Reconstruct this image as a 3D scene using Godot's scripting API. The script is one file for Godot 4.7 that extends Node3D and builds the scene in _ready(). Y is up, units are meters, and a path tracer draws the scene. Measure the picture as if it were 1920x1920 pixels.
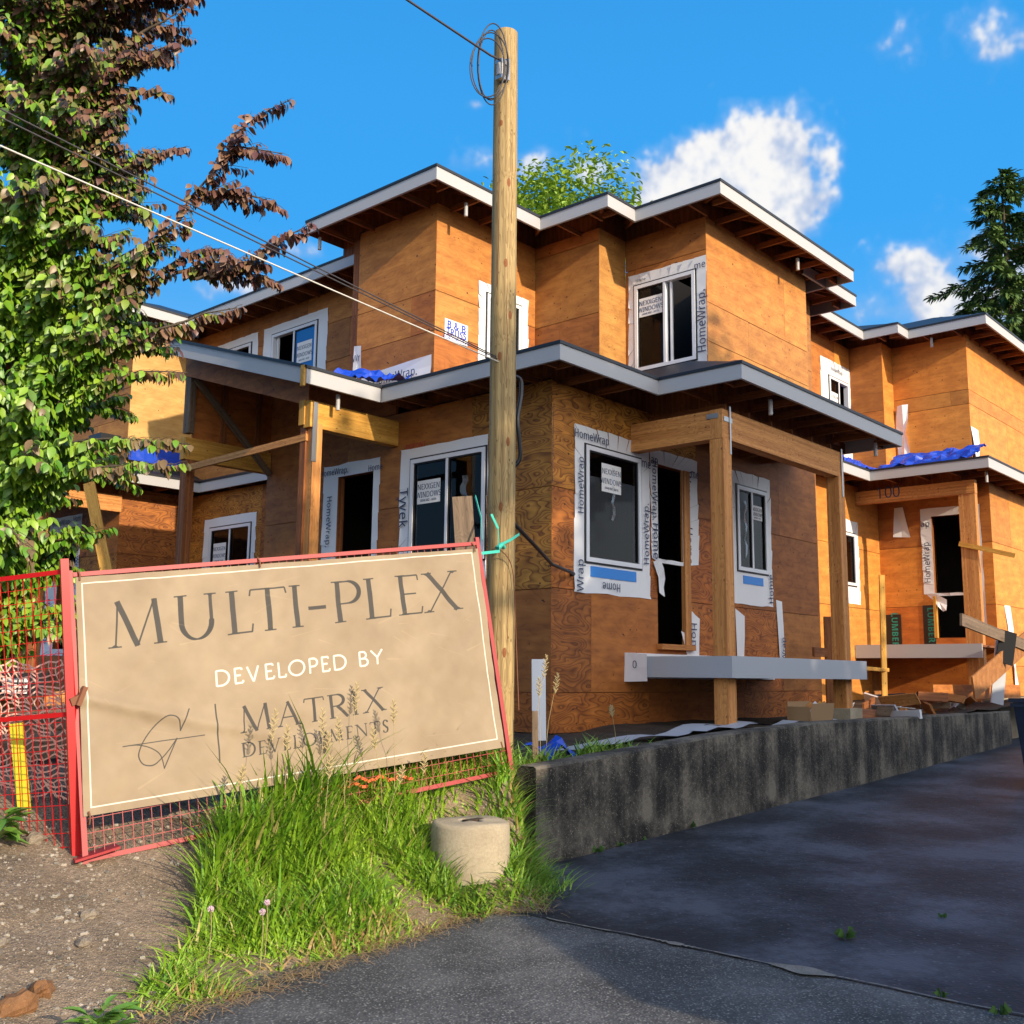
extends Node3D
# An unfinished plywood-sheathed row of houses behind a banner fence. Units are metres, y is up, the
# camera's eye is the origin (the driveway near it lies 1.6 m lower). +x runs back along the driveway,
# -z runs left along the street front.

var M := {}
var rng := RandomNumberGenerator.new()
var used_names := {}

# ------------------------------------------------------------------ naming
func numbered(called: String) -> String:
	var n: int = used_names.get(called, 0)
	used_names[called] = n + 1
	return called if n == 0 else "%s_%03d" % [called, n]

func tag(o: Node3D, label: String, category: String, group := "") -> Node3D:
	o.set_meta("label", label)
	o.set_meta("category", category)
	if group != "":
		o.set_meta("group", group)
	return o

func thing(called: String, label: String, category: String, at := Vector3.ZERO, group := "") -> Node3D:
	var o := Node3D.new()
	o.name = numbered(called)
	add_child(o)
	o.position = at
	tag(o, label, category, group)
	return o

func put(called: String, mesh: Mesh, mat: Material, parent: Node = null) -> MeshInstance3D:
	var o := MeshInstance3D.new()
	o.mesh = mesh
	if mat != null:
		o.material_override = mat
	if parent == null:
		o.name = numbered(called)
		add_child(o)
	else:
		o.name = called
		parent.add_child(o, true)
	return o

func obj(called: String, st: SurfaceTool, mat: Material, parent: Node = null, smooth := false) -> MeshInstance3D:
	if not smooth:
		st.generate_normals()
	return put(called, st.commit(), mat, parent)

func struct(called: String, st: SurfaceTool, mat: Material) -> MeshInstance3D:
	var o := obj(called, st, mat)
	o.set_meta("kind", "structure")
	return o

# ------------------------------------------------------------------ shapes
func mb(smooth := false) -> SurfaceTool:
	var st := SurfaceTool.new()
	st.begin(Mesh.PRIMITIVE_TRIANGLES)
	st.set_smooth_group(0 if smooth else -1)
	return st

func vtx(st: SurfaceTool, p: Vector3, uv: Vector2) -> void:
	st.set_uv(uv)
	st.add_vertex(p)

func quad(st: SurfaceTool, a: Vector3, b: Vector3, c: Vector3, d: Vector3, ua := Vector2(0, 0), ub := Vector2(1, 0), uc := Vector2(1, 1), ud := Vector2(0, 1)) -> void:
	# a, b, c, d clockwise as seen from the front
	vtx(st, a, ua); vtx(st, b, ub); vtx(st, c, uc)
	vtx(st, a, ua); vtx(st, c, uc); vtx(st, d, ud)

# A box with centre c, half axes X, Y, Z. The grain (u) runs along the longer side of every face, in metres.
func boxv(st: SurfaceTool, c: Vector3, X: Vector3, Y: Vector3, Z: Vector3, off := Vector2.ZERO) -> void:
	for f in [[X, Y, Z], [-X, Y, -Z], [Y, Z, X], [-Y, Z, -X], [Z, X, Y], [-Z, X, -Y]]:
		var n: Vector3 = f[2]
		var a: Vector3 = f[0]
		var b: Vector3 = f[1]
		var la := a.length()
		var lb := b.length()
		var q: Array[Vector2] = []
		for s in [[-1, -1], [-1, 1], [1, 1], [1, -1]]:
			var u: float = s[0] * la
			var v: float = s[1] * lb
			q.append(off + (Vector2(u, v) if la >= lb else Vector2(v, u)))
		quad(st, c + n - a - b, c + n - a + b, c + n + a + b, c + n + a - b, q[0], q[1], q[2], q[3])

func box(st: SurfaceTool, lo: Vector3, hi: Vector3) -> void:
	var h := (hi - lo) * 0.5
	boxv(st, (lo + hi) * 0.5, Vector3(h.x, 0, 0), Vector3(0, h.y, 0), Vector3(0, 0, h.z), Vector2(rng.randf() * 9, rng.randf() * 9))

# A board from a to b, w wide across `side`, t thick across the third axis.
func board(st: SurfaceTool, a: Vector3, b: Vector3, w: float, t: float, side := Vector3.UP) -> void:
	var d := (b - a).normalized()
	var n := d.cross(side).normalized()
	var s := n.cross(d).normalized()
	boxv(st, (a + b) * 0.5, (b - a) * 0.5, s * w * 0.5, n * t * 0.5, Vector2(rng.randf() * 9, rng.randf() * 9))

func tube(st: SurfaceTool, pts: Array, r0: float, r1 := -1.0, sides := 8, caps := true) -> void:
	if r1 < 0.0:
		r1 = r0
	var rings: Array = []
	var n := pts.size()
	var up := Vector3(0.31, 0.9, 0.22).normalized()
	var run := 0.0
	for i in n:
		var p: Vector3 = pts[i]
		var t: Vector3 = (pts[mini(i + 1, n - 1)] - pts[maxi(i - 1, 0)]).normalized()
		var x := t.cross(up)
		if x.length() < 0.05:
			x = t.cross(Vector3.RIGHT)
		x = x.normalized()
		var y := x.cross(t).normalized()
		up = y
		if i > 0:
			run += p.distance_to(pts[i - 1])
		var r := lerpf(r0, r1, float(i) / maxf(1.0, n - 1))
		var ring: Array = []
		for k in sides + 1:
			var a := TAU * k / sides
			ring.append([p + (x * cos(a) + y * sin(a)) * r, Vector2(run, a * r0), x * cos(a) + y * sin(a)])
		rings.append(ring)
	for i in n - 1:
		for k in sides:
			var q := [rings[i][k], rings[i + 1][k], rings[i + 1][k + 1], rings[i][k + 1]]
			for j in [0, 2, 1, 0, 3, 2]:
				st.set_uv(q[j][1])
				st.set_normal(q[j][2])
				st.add_vertex(q[j][0])
	if caps:
		for e in [0, n - 1]:
			var c: Vector3 = pts[e]
			var nn: Vector3 = (pts[e] - pts[1 if e == 0 else n - 2]).normalized()
			for k in sides:
				var a: Vector3 = rings[e][k][0]
				var b: Vector3 = rings[e][k + 1][0]
				var tri := [c, b, a] if e == 0 else [c, a, b]
				for p in tri:
					st.set_normal(nn)
					st.set_uv(Vector2(p.x, p.z))
					st.add_vertex(p)

# A slab lying in a plane: origin o, unit axes U (right) and V (up), outward normal N, polygon in (u, v), thickness t behind the face.
func slab(st: SurfaceTool, o: Vector3, U: Vector3, V: Vector3, N: Vector3, poly: PackedVector2Array, t: float, uvo := Vector2.ZERO, turn := false) -> void:
	var tri := Geometry2D.triangulate_polygon(poly)
	for i in range(0, tri.size(), 3):
		var ids := [tri[i], tri[i + 1], tri[i + 2]]
		var a := poly[ids[0]]
		var b := poly[ids[1]]
		var c := poly[ids[2]]
		if (b - a).cross(c - a) > 0.0:   # counter-clockwise in (u, v): turn it so that the front faces N
			ids = [ids[0], ids[2], ids[1]]
		for k in ids:
			var p := poly[k]
			vtx(st, o + U * p.x + V * p.y, (Vector2(p.y, p.x) if turn else p) + uvo)
		for k in [ids[0], ids[2], ids[1]]:
			var p := poly[k]
			vtx(st, o + U * p.x + V * p.y - N * t, (Vector2(p.y, p.x) if turn else p) + uvo)
	var n := poly.size()
	for i in n:
		var p := poly[i]
		var q := poly[(i + 1) % n]
		var a := o + U * p.x + V * p.y
		var b := o + U * q.x + V * q.y
		var l := p.distance_to(q)
		quad(st, a, b, b - N * t, a - N * t, uvo, uvo + Vector2(l, 0), uvo + Vector2(l, t), uvo + Vector2(0, t))

func rect(x0: float, y0: float, x1: float, y1: float) -> PackedVector2Array:
	return PackedVector2Array([Vector2(x0, y0), Vector2(x1, y0), Vector2(x1, y1), Vector2(x0, y1)])

# The rectangle a (Rect2) less the holes, as rectangles.
func less(a: Rect2, holes: Array) -> Array:
	var left: Array = [a]
	for h in holes:
		var next: Array = []
		for r in left:
			if not r.intersects(h):
				next.append(r)
				continue
			var k: Rect2 = r.intersection(h)
			if k.position.x > r.position.x + 1e-4:
				next.append(Rect2(r.position.x, r.position.y, k.position.x - r.position.x, r.size.y))
			if k.end.x < r.end.x - 1e-4:
				next.append(Rect2(k.end.x, r.position.y, r.end.x - k.end.x, r.size.y))
			if k.position.y > r.position.y + 1e-4:
				next.append(Rect2(k.position.x, r.position.y, k.size.x, k.position.y - r.position.y))
			if k.end.y < r.end.y - 1e-4:
				next.append(Rect2(k.position.x, k.end.y, k.size.x, r.end.y - k.end.y))
		left = next
	return left

func rpoly(r: Rect2) -> PackedVector2Array:
	return rect(r.position.x, r.position.y, r.end.x, r.end.y)

# ------------------------------------------------------------------ materials
func lin(r: float, g: float, b: float) -> Color:
	return Color(r, g, b).linear_to_srgb()

func mat(key: String, c: Color, rough := 0.8, metal := 0.0) -> StandardMaterial3D:
	var m := StandardMaterial3D.new()
	m.resource_name = key
	m.albedo_color = c
	m.roughness = rough
	m.metallic = metal
	M[key] = m
	return m

func noise(s: int, f: float, oct := 4, kind := FastNoiseLite.TYPE_SIMPLEX_SMOOTH) -> FastNoiseLite:
	var n := FastNoiseLite.new()
	n.seed = s
	n.noise_type = kind
	n.frequency = f
	n.fractal_octaves = oct
	return n

# One byte image of a noise, stretched by sampling a smaller picture: fast, in the engine.
func bytes(s: int, f: float, w: int, h: int, sx := 1.0, sy := 1.0, oct := 4, kind := FastNoiseLite.TYPE_SIMPLEX_SMOOTH) -> PackedByteArray:
	var n := noise(s, f, oct, kind)
	var im := n.get_seamless_image(maxi(16, int(w * sx)), maxi(16, int(h * sy)), false, false, 0.1, false)
	im.convert(Image.FORMAT_L8)
	im.resize(w, h, Image.INTERPOLATE_CUBIC)
	return im.get_data()

func tex(d: PackedByteArray, w: int, h: int) -> ImageTexture:
	var im := Image.create_from_data(w, h, false, Image.FORMAT_RGB8, d)
	im.generate_mipmaps()
	return ImageTexture.create_from_image(im)

func grey(d: PackedByteArray, w: int, h: int) -> ImageTexture:
	var im := Image.create_from_data(w, h, false, Image.FORMAT_L8, d)
	im.generate_mipmaps()
	return ImageTexture.create_from_image(im)

# Rotary-cut plywood: flame-like growth rings, fibre streaks, dark plugs and nail rows.
func plywood(key: String, s: int, light: Color, dark: Color, rings: float, ring := 0.4) -> void:
	var w := 1024
	var h := 512
	var a := bytes(s, 0.008, w, h, 0.35, 1.0, 2)      # ring field, long along the grain
	var b := bytes(s + 7, 0.03, w, h, 0.05, 1.0, 2)    # fibres
	var c := bytes(s + 13, 0.01, w, h, 0.5, 1.0, 3)   # stains
	var d := PackedByteArray()
	d.resize(w * h * 3)
	var hb := PackedByteArray()
	hb.resize(w * h)
	var sharp := 3.0 if ring > 0.5 else 5.0
	var k := 0
	for y in h:
		for x in w:
			var i := y * w + x
			var f := fposmod(a[i] / 255.0 * rings, 1.0)
			var line := pow(f, sharp) if f < 0.95 else (1.0 - f) / 0.05
			var g := clampf(line * ring + (b[i] / 255.0 - 0.5) * 0.34 + (c[i] / 255.0 - 0.5) * 0.7 + 0.25, 0.0, 1.0)
			d[k] = int(255.0 * lerpf(light.r, dark.r, g))
			d[k + 1] = int(255.0 * lerpf(light.g, dark.g, g))
			d[k + 2] = int(255.0 * lerpf(light.b, dark.b, g))
			k += 3
			hb[i] = int(255.0 * (0.5 - line * 0.35 + (b[i] / 255.0 - 0.5) * 0.3))
	var im := Image.create_from_data(w, h, false, Image.FORMAT_RGB8, d)
	var r := RandomNumberGenerator.new()
	r.seed = s
	for n in 20:      # knots and plugs
		var cx := r.randi_range(12, w - 13)
		var cy := r.randi_range(9, h - 10)
		var rx := r.randi_range(3, 9)
		var ry := r.randi_range(2, 6)
		var tone := dark.darkened(r.randf_range(0.3, 0.75))
		for yy in range(-ry, ry + 1):
			for xx in range(-rx, rx + 1):
				var q := float(xx * xx) / (rx * rx) + float(yy * yy) / (ry * ry)
				if q <= 1.0:
					im.set_pixel(cx + xx, cy + yy, im.get_pixel(cx + xx, cy + yy).lerp(tone, 1.0 - q * 0.6))
	for col in 7:      # nail rows at the studs, 0.4 m apart
		for row in 16:
			var cx := clampi(int(col * w / 6.0), 3, w - 4) + r.randi_range(-2, 2)
			var cy := clampi(int(row * h / 15.0), 3, h - 4) + r.randi_range(-4, 4)
			if r.randf() < 0.75:
				for q in [[0, 0], [1, 0], [0, 1], [1, 1], [2, 0], [2, 1], [0, 2], [1, 2], [2, 2]]:
					var px := clampi(cx + q[0], 0, w - 1)
					var py := clampi(cy + q[1], 0, h - 1)
					im.set_pixel(px, py, im.get_pixel(px, py).lerp(Color(0.16, 0.09, 0.05), 0.75))
	im.generate_mipmaps()
	var m := mat(key, Color(1, 1, 1), 0.78)
	m.albedo_texture = ImageTexture.create_from_image(im)
	m.uv1_scale = Vector3(1.0 / 2.44, 1.0 / 1.22, 1)

# Sawn lumber: straight grain along u.
func lumber(key: String, s: int, light: Color, dark: Color, sx := 1.6, sy := 0.35) -> void:
	var w := 512
	var h := 256
	var a := bytes(s, 0.02, w, h, 0.06, 1.0, 3)
	var b := bytes(s + 5, 0.012, w, h, 0.25, 1.0, 2)
	var d := PackedByteArray()
	d.resize(w * h * 3)
	var k := 0
	for i in w * h:
		var f := fposmod(b[i] / 255.0 * 7.0, 1.0)
		var g := clampf((a[i] / 255.0 - 0.5) * 1.1 + f * f * 0.45 + 0.25, 0.0, 1.0)
		d[k] = int(255.0 * lerpf(light.r, dark.r, g))
		d[k + 1] = int(255.0 * lerpf(light.g, dark.g, g))
		d[k + 2] = int(255.0 * lerpf(light.b, dark.b, g))
		k += 3
	var im := Image.create_from_data(w, h, false, Image.FORMAT_RGB8, d)
	var r := RandomNumberGenerator.new()
	r.seed = s
	for n in 7:
		var cx := r.randi_range(10, w - 11)
		var cy := r.randi_range(8, h - 9)
		var ry := r.randi_range(3, 7)
		for yy in range(-ry, ry + 1):
			for xx in range(-ry, ry + 1):
				var q := float(xx * xx + yy * yy) / (ry * ry)
				if q <= 1.0:
					im.set_pixel(cx + xx, cy + yy, im.get_pixel(cx + xx, cy + yy).lerp(dark.darkened(0.5), 1.0 - q))
	im.generate_mipmaps()
	var m := mat(key, Color(1, 1, 1), 0.75)
	m.albedo_texture = ImageTexture.create_from_image(im)
	m.uv1_scale = Vector3(1.0 / sx, 1.0 / sy, 1)

# Mottled stuff (concrete, asphalt, soil): three noises between two or three tones.
func mottled(key: String, s: int, lo: Color, hi: Color, speck: Color, speck_at: float, metres: float, rough: float, relief: float, streak := false, patchy := 0.9, grain := 0.7) -> StandardMaterial3D:
	var w := 768
	var a := bytes(s, 0.004, w, w, 1.0, 1.0, 4)
	var b := bytes(s + 3, 0.05, w, w, 1.0, 1.0, 3)
	var rnd := RandomNumberGenerator.new()
	rnd.seed = s
	var raw := PackedByteArray()
	raw.resize(w * w / 4)
	for i in raw.size():
		raw[i] = clampi(int(rnd.randfn(128.0, 40.0)), 0, 255)
	var gi := Image.create_from_data(w / 2, w / 2, false, Image.FORMAT_L8, raw)
	gi.resize(w, w, Image.INTERPOLATE_CUBIC)
	var c := gi.get_data()      # loose grains
	var e := bytes(s + 21, 0.02, w, w, 1.0, 0.05, 3) if streak else a
	var d := PackedByteArray()
	d.resize(w * w * 3)
	var hb := PackedByteArray()
	hb.resize(w * w)
	var k := 0
	for i in w * w:
		var g := clampf((a[i] / 255.0 - 0.5) * patchy + (b[i] / 255.0 - 0.5) * 0.6 + (c[i] / 255.0 - 0.5) * grain + 0.5 + ((e[i] / 255.0 - 0.5) * 0.8 if streak else 0.0), 0.0, 1.0)
		var q := lo.lerp(hi, g)
		if c[i] / 255.0 > speck_at:
			q = q.lerp(speck, minf(1.0, (c[i] / 255.0 - speck_at) * 9.0))
		d[k] = int(255.0 * q.r)
		d[k + 1] = int(255.0 * q.g)
		d[k + 2] = int(255.0 * q.b)
		k += 3
		hb[i] = int(clampf(b[i] * 0.45 + c[i] * 0.55, 0, 255))
	var m := mat(key, Color(1, 1, 1), rough)
	m.albedo_texture = tex(d, w, w)
	m.uv1_triplanar = true
	m.uv1_world_triplanar = true
	m.uv1_scale = Vector3.ONE / metres
	if relief > 0.0:
		m.heightmap_enabled = true
		m.heightmap_texture = grey(hb, w, w)
		m.heightmap_scale = relief
	return m

func make_materials() -> void:
	plywood("ply_a", 11, Color(0.81, 0.54, 0.24), Color(0.55, 0.31, 0.11), 6.0, 0.3)
	plywood("ply_b", 23, Color(0.78, 0.49, 0.21), Color(0.51, 0.28, 0.10), 5.0, 0.3)
	plywood("ply_c", 37, Color(0.85, 0.60, 0.28), Color(0.59, 0.36, 0.14), 8.0, 0.35)
	plywood("ply_d", 53, Color(0.75, 0.45, 0.19), Color(0.48, 0.25, 0.08), 4.0, 0.35)
	plywood("ply_flame", 59, Color(0.85, 0.59, 0.23), Color(0.46, 0.26, 0.07), 9.0, 0.9)
	plywood("ply_flame_red", 67, Color(0.80, 0.48, 0.19), Color(0.44, 0.22, 0.06), 8.0, 0.8)
	plywood("ply_sunlit", 73, Color(0.92, 0.61, 0.25), Color(0.68, 0.39, 0.13), 5.0, 0.25)  # lit copy of the sheathing for the right house, sunlight put into its colour
	plywood("ply_sunlit_red", 79, Color(0.88, 0.54, 0.21), Color(0.62, 0.32, 0.11), 4.0, 0.25)  # redder lit copy, sunlight in its colour too
	plywood("ply_pale", 89, Color(0.95, 0.76, 0.43), Color(0.76, 0.53, 0.25), 5.0, 0.25)  # paler lit copy for the sunny left wall, brightness put into the colour
	for k in ["ply_a", "ply_b", "ply_c", "ply_d", "ply_flame", "ply_flame_red", "ply_sunlit", "ply_sunlit_red", "ply_pale"]:
		M[k].roughness = 0.7
		for v in 4:      # sheets weather a little differently
			var m2: StandardMaterial3D = M[k].duplicate()
			m2.albedo_color = [Color(0.84, 0.86, 0.92), Color(0.9, 0.93, 1.0), Color(0.96, 0.97, 1.0), Color(0.94, 0.92, 0.92)][v]
			m2.uv1_offset = Vector3(v * 0.27, v * 0.41, 0)
			M["%s_%d" % [k, v]] = m2
	lumber("lumber", 71, Color(0.84, 0.60, 0.34), Color(0.62, 0.38, 0.18))
	lumber("lumber_brown", 77, Color(0.62, 0.38, 0.19), Color(0.38, 0.20, 0.09))
	lumber("lumber_yellow", 83, Color(0.86, 0.66, 0.30), Color(0.68, 0.46, 0.16))
	lumber("lumber_grey", 91, Color(0.52, 0.44, 0.36), Color(0.33, 0.27, 0.21))
	lumber("pole_wood", 97, Color(0.73, 0.63, 0.43), Color(0.45, 0.36, 0.22), 1.6, 0.3)
	mat("fascia", lin(0.42, 0.42, 0.43), 0.55)
	mat("siding", lin(0.12, 0.09, 0.06), 0.8)
	mat("drip", lin(0.012, 0.014, 0.02), 0.5)
	mat("deck_band", lin(0.4, 0.42, 0.46), 0.55)
	mat("wrap", lin(0.78, 0.79, 0.82), 0.6)
	mat("ink", lin(0.03, 0.05, 0.12), 0.7)
	mat("ink_red", lin(0.45, 0.04, 0.05), 0.7)
	mat("ink_teal", lin(0.02, 0.28, 0.22), 0.7)
	mat("ink_blue", lin(0.02, 0.06, 0.45), 0.6)
	mat("vinyl", lin(0.75, 0.77, 0.82), 0.35)
	mat("gasket", lin(0.01, 0.01, 0.012), 0.5)
	mat("felt", lin(0.012, 0.012, 0.013), 0.97)
	mat("paper", lin(0.8, 0.8, 0.8), 0.7)
	mat("blue_tape", lin(0.03, 0.24, 0.72), 0.45)
	mat("dark_interior", lin(0.05, 0.04, 0.03), 0.95)  # bare framing indoors, the shade of the rooms put into its colour
	var gl := mat("glass", Color(0.01, 0.011, 0.014, 0.6), 0.02)
	gl.transparency = BaseMaterial3D.TRANSPARENCY_ALPHA
	gl.metallic_specular = 0.28
	var bf := mat("blue_film", Color(0.1, 0.42, 0.72, 0.9), 0.12)
	bf.transparency = BaseMaterial3D.TRANSPARENCY_ALPHA
	var cf := mat("clear_film", Color(0.8, 0.84, 0.9, 0.09), 0.1)
	cf.transparency = BaseMaterial3D.TRANSPARENCY_ALPHA
	mat("red_paint", lin(0.48, 0.006, 0.008), 0.35)
	mat("faded_red", lin(0.32, 0.012, 0.017), 0.5)
	mat("steel", lin(0.45, 0.45, 0.45), 0.35, 0.9)
	mat("black_plastic", lin(0.012, 0.013, 0.016), 0.4)
	mat("bin_plastic", lin(0.012, 0.02, 0.045), 0.4)
	mat("wire_white", lin(0.6, 0.58, 0.54), 0.5)
	mat("wire_dark", lin(0.05, 0.045, 0.05), 0.5)
	mat("teal_tape", lin(0.06, 0.55, 0.42), 0.45)
	mat("yellow_tape", lin(0.66, 0.58, 0.03), 0.5)
	mat("net", lin(0.85, 0.5, 0.4), 0.6)
	mat("orange_tape", lin(0.75, 0.12, 0.03), 0.5)
	mat("cardboard", lin(0.36, 0.22, 0.11), 0.85)
	mat("rust", lin(0.2, 0.08, 0.04), 0.8)
	var tp := mat("tarp", lin(0.01, 0.06, 0.5), 0.35)
	tp.cull_mode = BaseMaterial3D.CULL_DISABLED
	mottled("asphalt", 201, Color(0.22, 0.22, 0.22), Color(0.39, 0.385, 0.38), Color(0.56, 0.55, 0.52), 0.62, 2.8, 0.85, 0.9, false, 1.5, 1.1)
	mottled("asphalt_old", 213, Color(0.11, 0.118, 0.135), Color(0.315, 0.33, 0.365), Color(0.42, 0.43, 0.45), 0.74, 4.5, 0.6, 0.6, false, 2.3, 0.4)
	mottled("soil", 225, Color(0.33, 0.28, 0.22), Color(0.62, 0.54, 0.45), Color(0.76, 0.7, 0.62), 0.66, 2.0, 0.95, 2.2)
	mottled("soil_dark", 231, Color(0.13, 0.1, 0.08), Color(0.3, 0.24, 0.18), Color(0.42, 0.38, 0.33), 0.72, 1.2, 0.95, 1.6)
	mottled("silt", 237, Color(0.42, 0.4, 0.37), Color(0.6, 0.57, 0.53), Color(0.68, 0.65, 0.6), 0.7, 0.8, 0.95, 0.6)
	mottled("concrete", 243, Color(0.55, 0.5, 0.42), Color(0.72, 0.67, 0.57), Color(0.45, 0.41, 0.36), 0.72, 1.1, 0.9, 0.3)
	mottled("wall_concrete", 251, Color(0.13, 0.12, 0.108), Color(0.47, 0.44, 0.39), Color(0.62, 0.57, 0.49), 0.7, 2.4, 0.92, 0.9, true, 1.7, 0.4)
	mottled("osb", 263, Color(0.5, 0.3, 0.14), Color(0.72, 0.5, 0.28), Color(0.8, 0.6, 0.36), 0.66, 0.5, 0.8, 0.0)
	mottled("shingle", 271, Color(0.1, 0.105, 0.12), Color(0.19, 0.19, 0.21), Color(0.3, 0.3, 0.32), 0.7, 0.7, 0.9, 0.4)
	mottled("stone", 277, Color(0.4, 0.36, 0.31), Color(0.62, 0.57, 0.5), Color(0.7, 0.66, 0.6), 0.7, 0.5, 0.9, 0.6)
	mottled("stone_rust", 283, Color(0.38, 0.25, 0.14), Color(0.6, 0.43, 0.28), Color(0.66, 0.55, 0.42), 0.7, 0.5, 0.9, 0.6)
	mottled("bark", 289, Color(0.2, 0.17, 0.14), Color(0.42, 0.37, 0.31), Color(0.5, 0.46, 0.4), 0.7, 0.4, 0.95, 0.5)
	var lf := mat("leaf", Color(1, 1, 1), 0.42)
	lf.vertex_color_use_as_albedo = true
	lf.cull_mode = BaseMaterial3D.CULL_DISABLED
	lf.backlight = Color(0.5, 0.5, 0.5)
	var gr := mat("grass", Color(1, 1, 1), 0.5)
	gr.vertex_color_use_as_albedo = true
	gr.cull_mode = BaseMaterial3D.CULL_DISABLED
	gr.backlight = Color(0.6, 0.6, 0.6)
	var sd := mat("seed", lin(0.42, 0.33, 0.16), 0.8)
	sd.backlight = Color(0.3, 0.3, 0.3)

# ------------------------------------------------------------------ building pieces
const UP := Vector3.UP
const RIGHT := Vector3(1, 0, 0)    # along a wall that faces the driveway (+z)
const FRONT := Vector3(0, 0, 1)    # along a wall that faces the street (-x), left to right

func outward(U: Vector3) -> Vector3:
	return U.cross(UP)

# A sheathed wall: stud backing and, as pieces of it, plywood sheets with open joints.
func wall(house: Node3D, o: Vector3, U: Vector3, w: float, y0: float, y1: float, holes: Array, yj: Array, mats: Array, pitch := 2.44, start := 0.0) -> Node3D:
	var N := outward(U)
	var back := mb()
	for r in less(Rect2(0.03, y0, w - 0.06, y1 - y0), holes):
		slab(back, o - N * 0.016, U, UP, N, rpoly(r), 0.1)
	var part := obj("wall", back, M.lumber_brown, house)
	var ys: Array = [y0]
	for y in yj:
		if y > y0 + 0.05 and y < y1 - 0.05:
			ys.append(y)
	ys.append(y1)
	ys.sort()
	for j in ys.size() - 1:
		var us: Array = [0.0]
		var u := start + (pitch * 0.5 if j % 2 == 1 else pitch)
		while u < w - 0.3:
			if u > 0.3:
				us.append(u)
			u += pitch
		us.append(w)
		for i in us.size() - 1:
			var cell := Rect2(us[i] + 0.002, ys[j] + 0.004, us[i + 1] - us[i] - 0.005, ys[j + 1] - ys[j] - 0.01)
			var rs := less(cell, holes)
			if rs.is_empty():
				continue
			var off := Vector2(rng.randf() * 5.0, rng.randf() * 5.0)
			var pick: String = mats[rng.randi() % mats.size()]
			var sheet_mat: Material = M.get("%s_%d" % [pick, rng.randi() % 4], M[pick])
			while not rs.is_empty():      # an opening may cut the sheet into separate pieces
				var piece: Array = [rs.pop_back()]
				var grew := true
				while grew:
					grew = false
					for r in rs.duplicate():
						for q in piece:
							if q.grow(0.01).intersects(r):
								piece.append(r)
								rs.erase(r)
								grew = true
								break
				var st := mb()
				var lift := N * rng.randf_range(-0.001, 0.001)
				for r in piece:
					slab(st, o + lift, U, UP, N, rpoly(r), 0.012, off)
				obj("plywood_sheet", st, sheet_mat, part)
	return part

# Printed words lying on a plane: at (u, y), h tall, turned by a quarter-turn count.
func words(parent: Node, s: String, o: Vector3, U: Vector3, u: float, y: float, h: float, turn: float, m: Material, lift := 0.006, bold := false) -> void:
	var t := TextMesh.new()
	var f := SystemFont.new()
	f.font_names = PackedStringArray(["Droid Sans"])
	f.font_weight = 700 if bold else 400
	t.font = f
	t.text = s
	t.font_size = 32
	t.pixel_size = h / 23.0
	t.depth = 0.0015
	t.curve_step = 2.0
	var i := put("lettering", t, m, parent)
	var N := outward(U)
	var X := U.rotated(N, turn * PI * 0.5)
	i.transform = Transform3D(Basis(X, UP.rotated(N, turn * PI * 0.5), N), o + U * u + UP * y + N * lift)

# A ragged band of house wrap around an opening.
func wrap_ring(house: Node3D, o: Vector3, U: Vector3, out: Rect2, inn: Rect2, prints: Array) -> Node3D:
	var N := outward(U)
	var st := mb()
	var q: Array = [inn.position, Vector2(inn.end.x, inn.position.y), inn.end, Vector2(inn.position.x, inn.end.y)]
	var e: Array = [out.position, Vector2(out.end.x, out.position.y), out.end, Vector2(out.position.x, out.end.y)]
	for k in 4:
		var a: Vector2 = e[k]
		var b: Vector2 = e[(k + 1) % 4]
		var c: Vector2 = q[k]
		var d: Vector2 = q[(k + 1) % 4]
		var n := 7
		var last := [a, c]
		for i in range(1, n + 1):
			var t := float(i) / n
			var p := a.lerp(b, t)
			var r := c.lerp(d, t)
			if i < n:
				p += Vector2(rng.randf_range(-0.012, 0.012), rng.randf_range(-0.012, 0.012))
			var l0 := 0.004 + rng.randf() * 0.02
			quad(st, plane(o, U, last[0], 0.004), plane(o, U, last[1], 0.005), plane(o, U, r, 0.005), plane(o, U, p, l0))
			last = [p, r]
	var part := obj("house_wrap", st, M.wrap, house)
	for t in prints:
		words(part, t[0], o, U, t[1], t[2], t[3], t[4], M.ink, 0.027)
	return part

func plane(o: Vector3, U: Vector3, p: Vector2, lift := 0.0) -> Vector3:
	return o + U * p.x + UP * p.y + outward(U) * lift

# A loose scrap of house wrap hanging on a wall.
func wrap_scrap(house: Node3D, o: Vector3, U: Vector3, poly: Array, prints := [], lift := 0.02) -> Node3D:
	var st := mb()
	var n := poly.size()
	var c := Vector2.ZERO
	for p in poly:
		c += p
	c /= n
	for i in n:
		var a: Vector2 = poly[i]
		var b: Vector2 = poly[(i + 1) % n]
		var mid := (a + b) * 0.5
		vtx(st, plane(o, U, c, 0.012), c); vtx(st, plane(o, U, a, 0.005 + lift * fposmod(i * 0.618, 1.0)), a); vtx(st, plane(o, U, mid, 0.005 + lift * fposmod(i * 0.37 + 0.4, 1.0)), mid)
		vtx(st, plane(o, U, c, 0.012), c); vtx(st, plane(o, U, mid, 0.005 + lift * fposmod(i * 0.37 + 0.4, 1.0)), mid); vtx(st, plane(o, U, b, 0.005 + lift * fposmod(((i + 1) % n) * 0.618, 1.0)), b)
	var part := obj("house_wrap", st, M.wrap, house)
	for t in prints:
		words(part, t[0], o, U, t[1], t[2], t[3], t[4], M.ink, 0.02 + lift)
	return part

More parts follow.
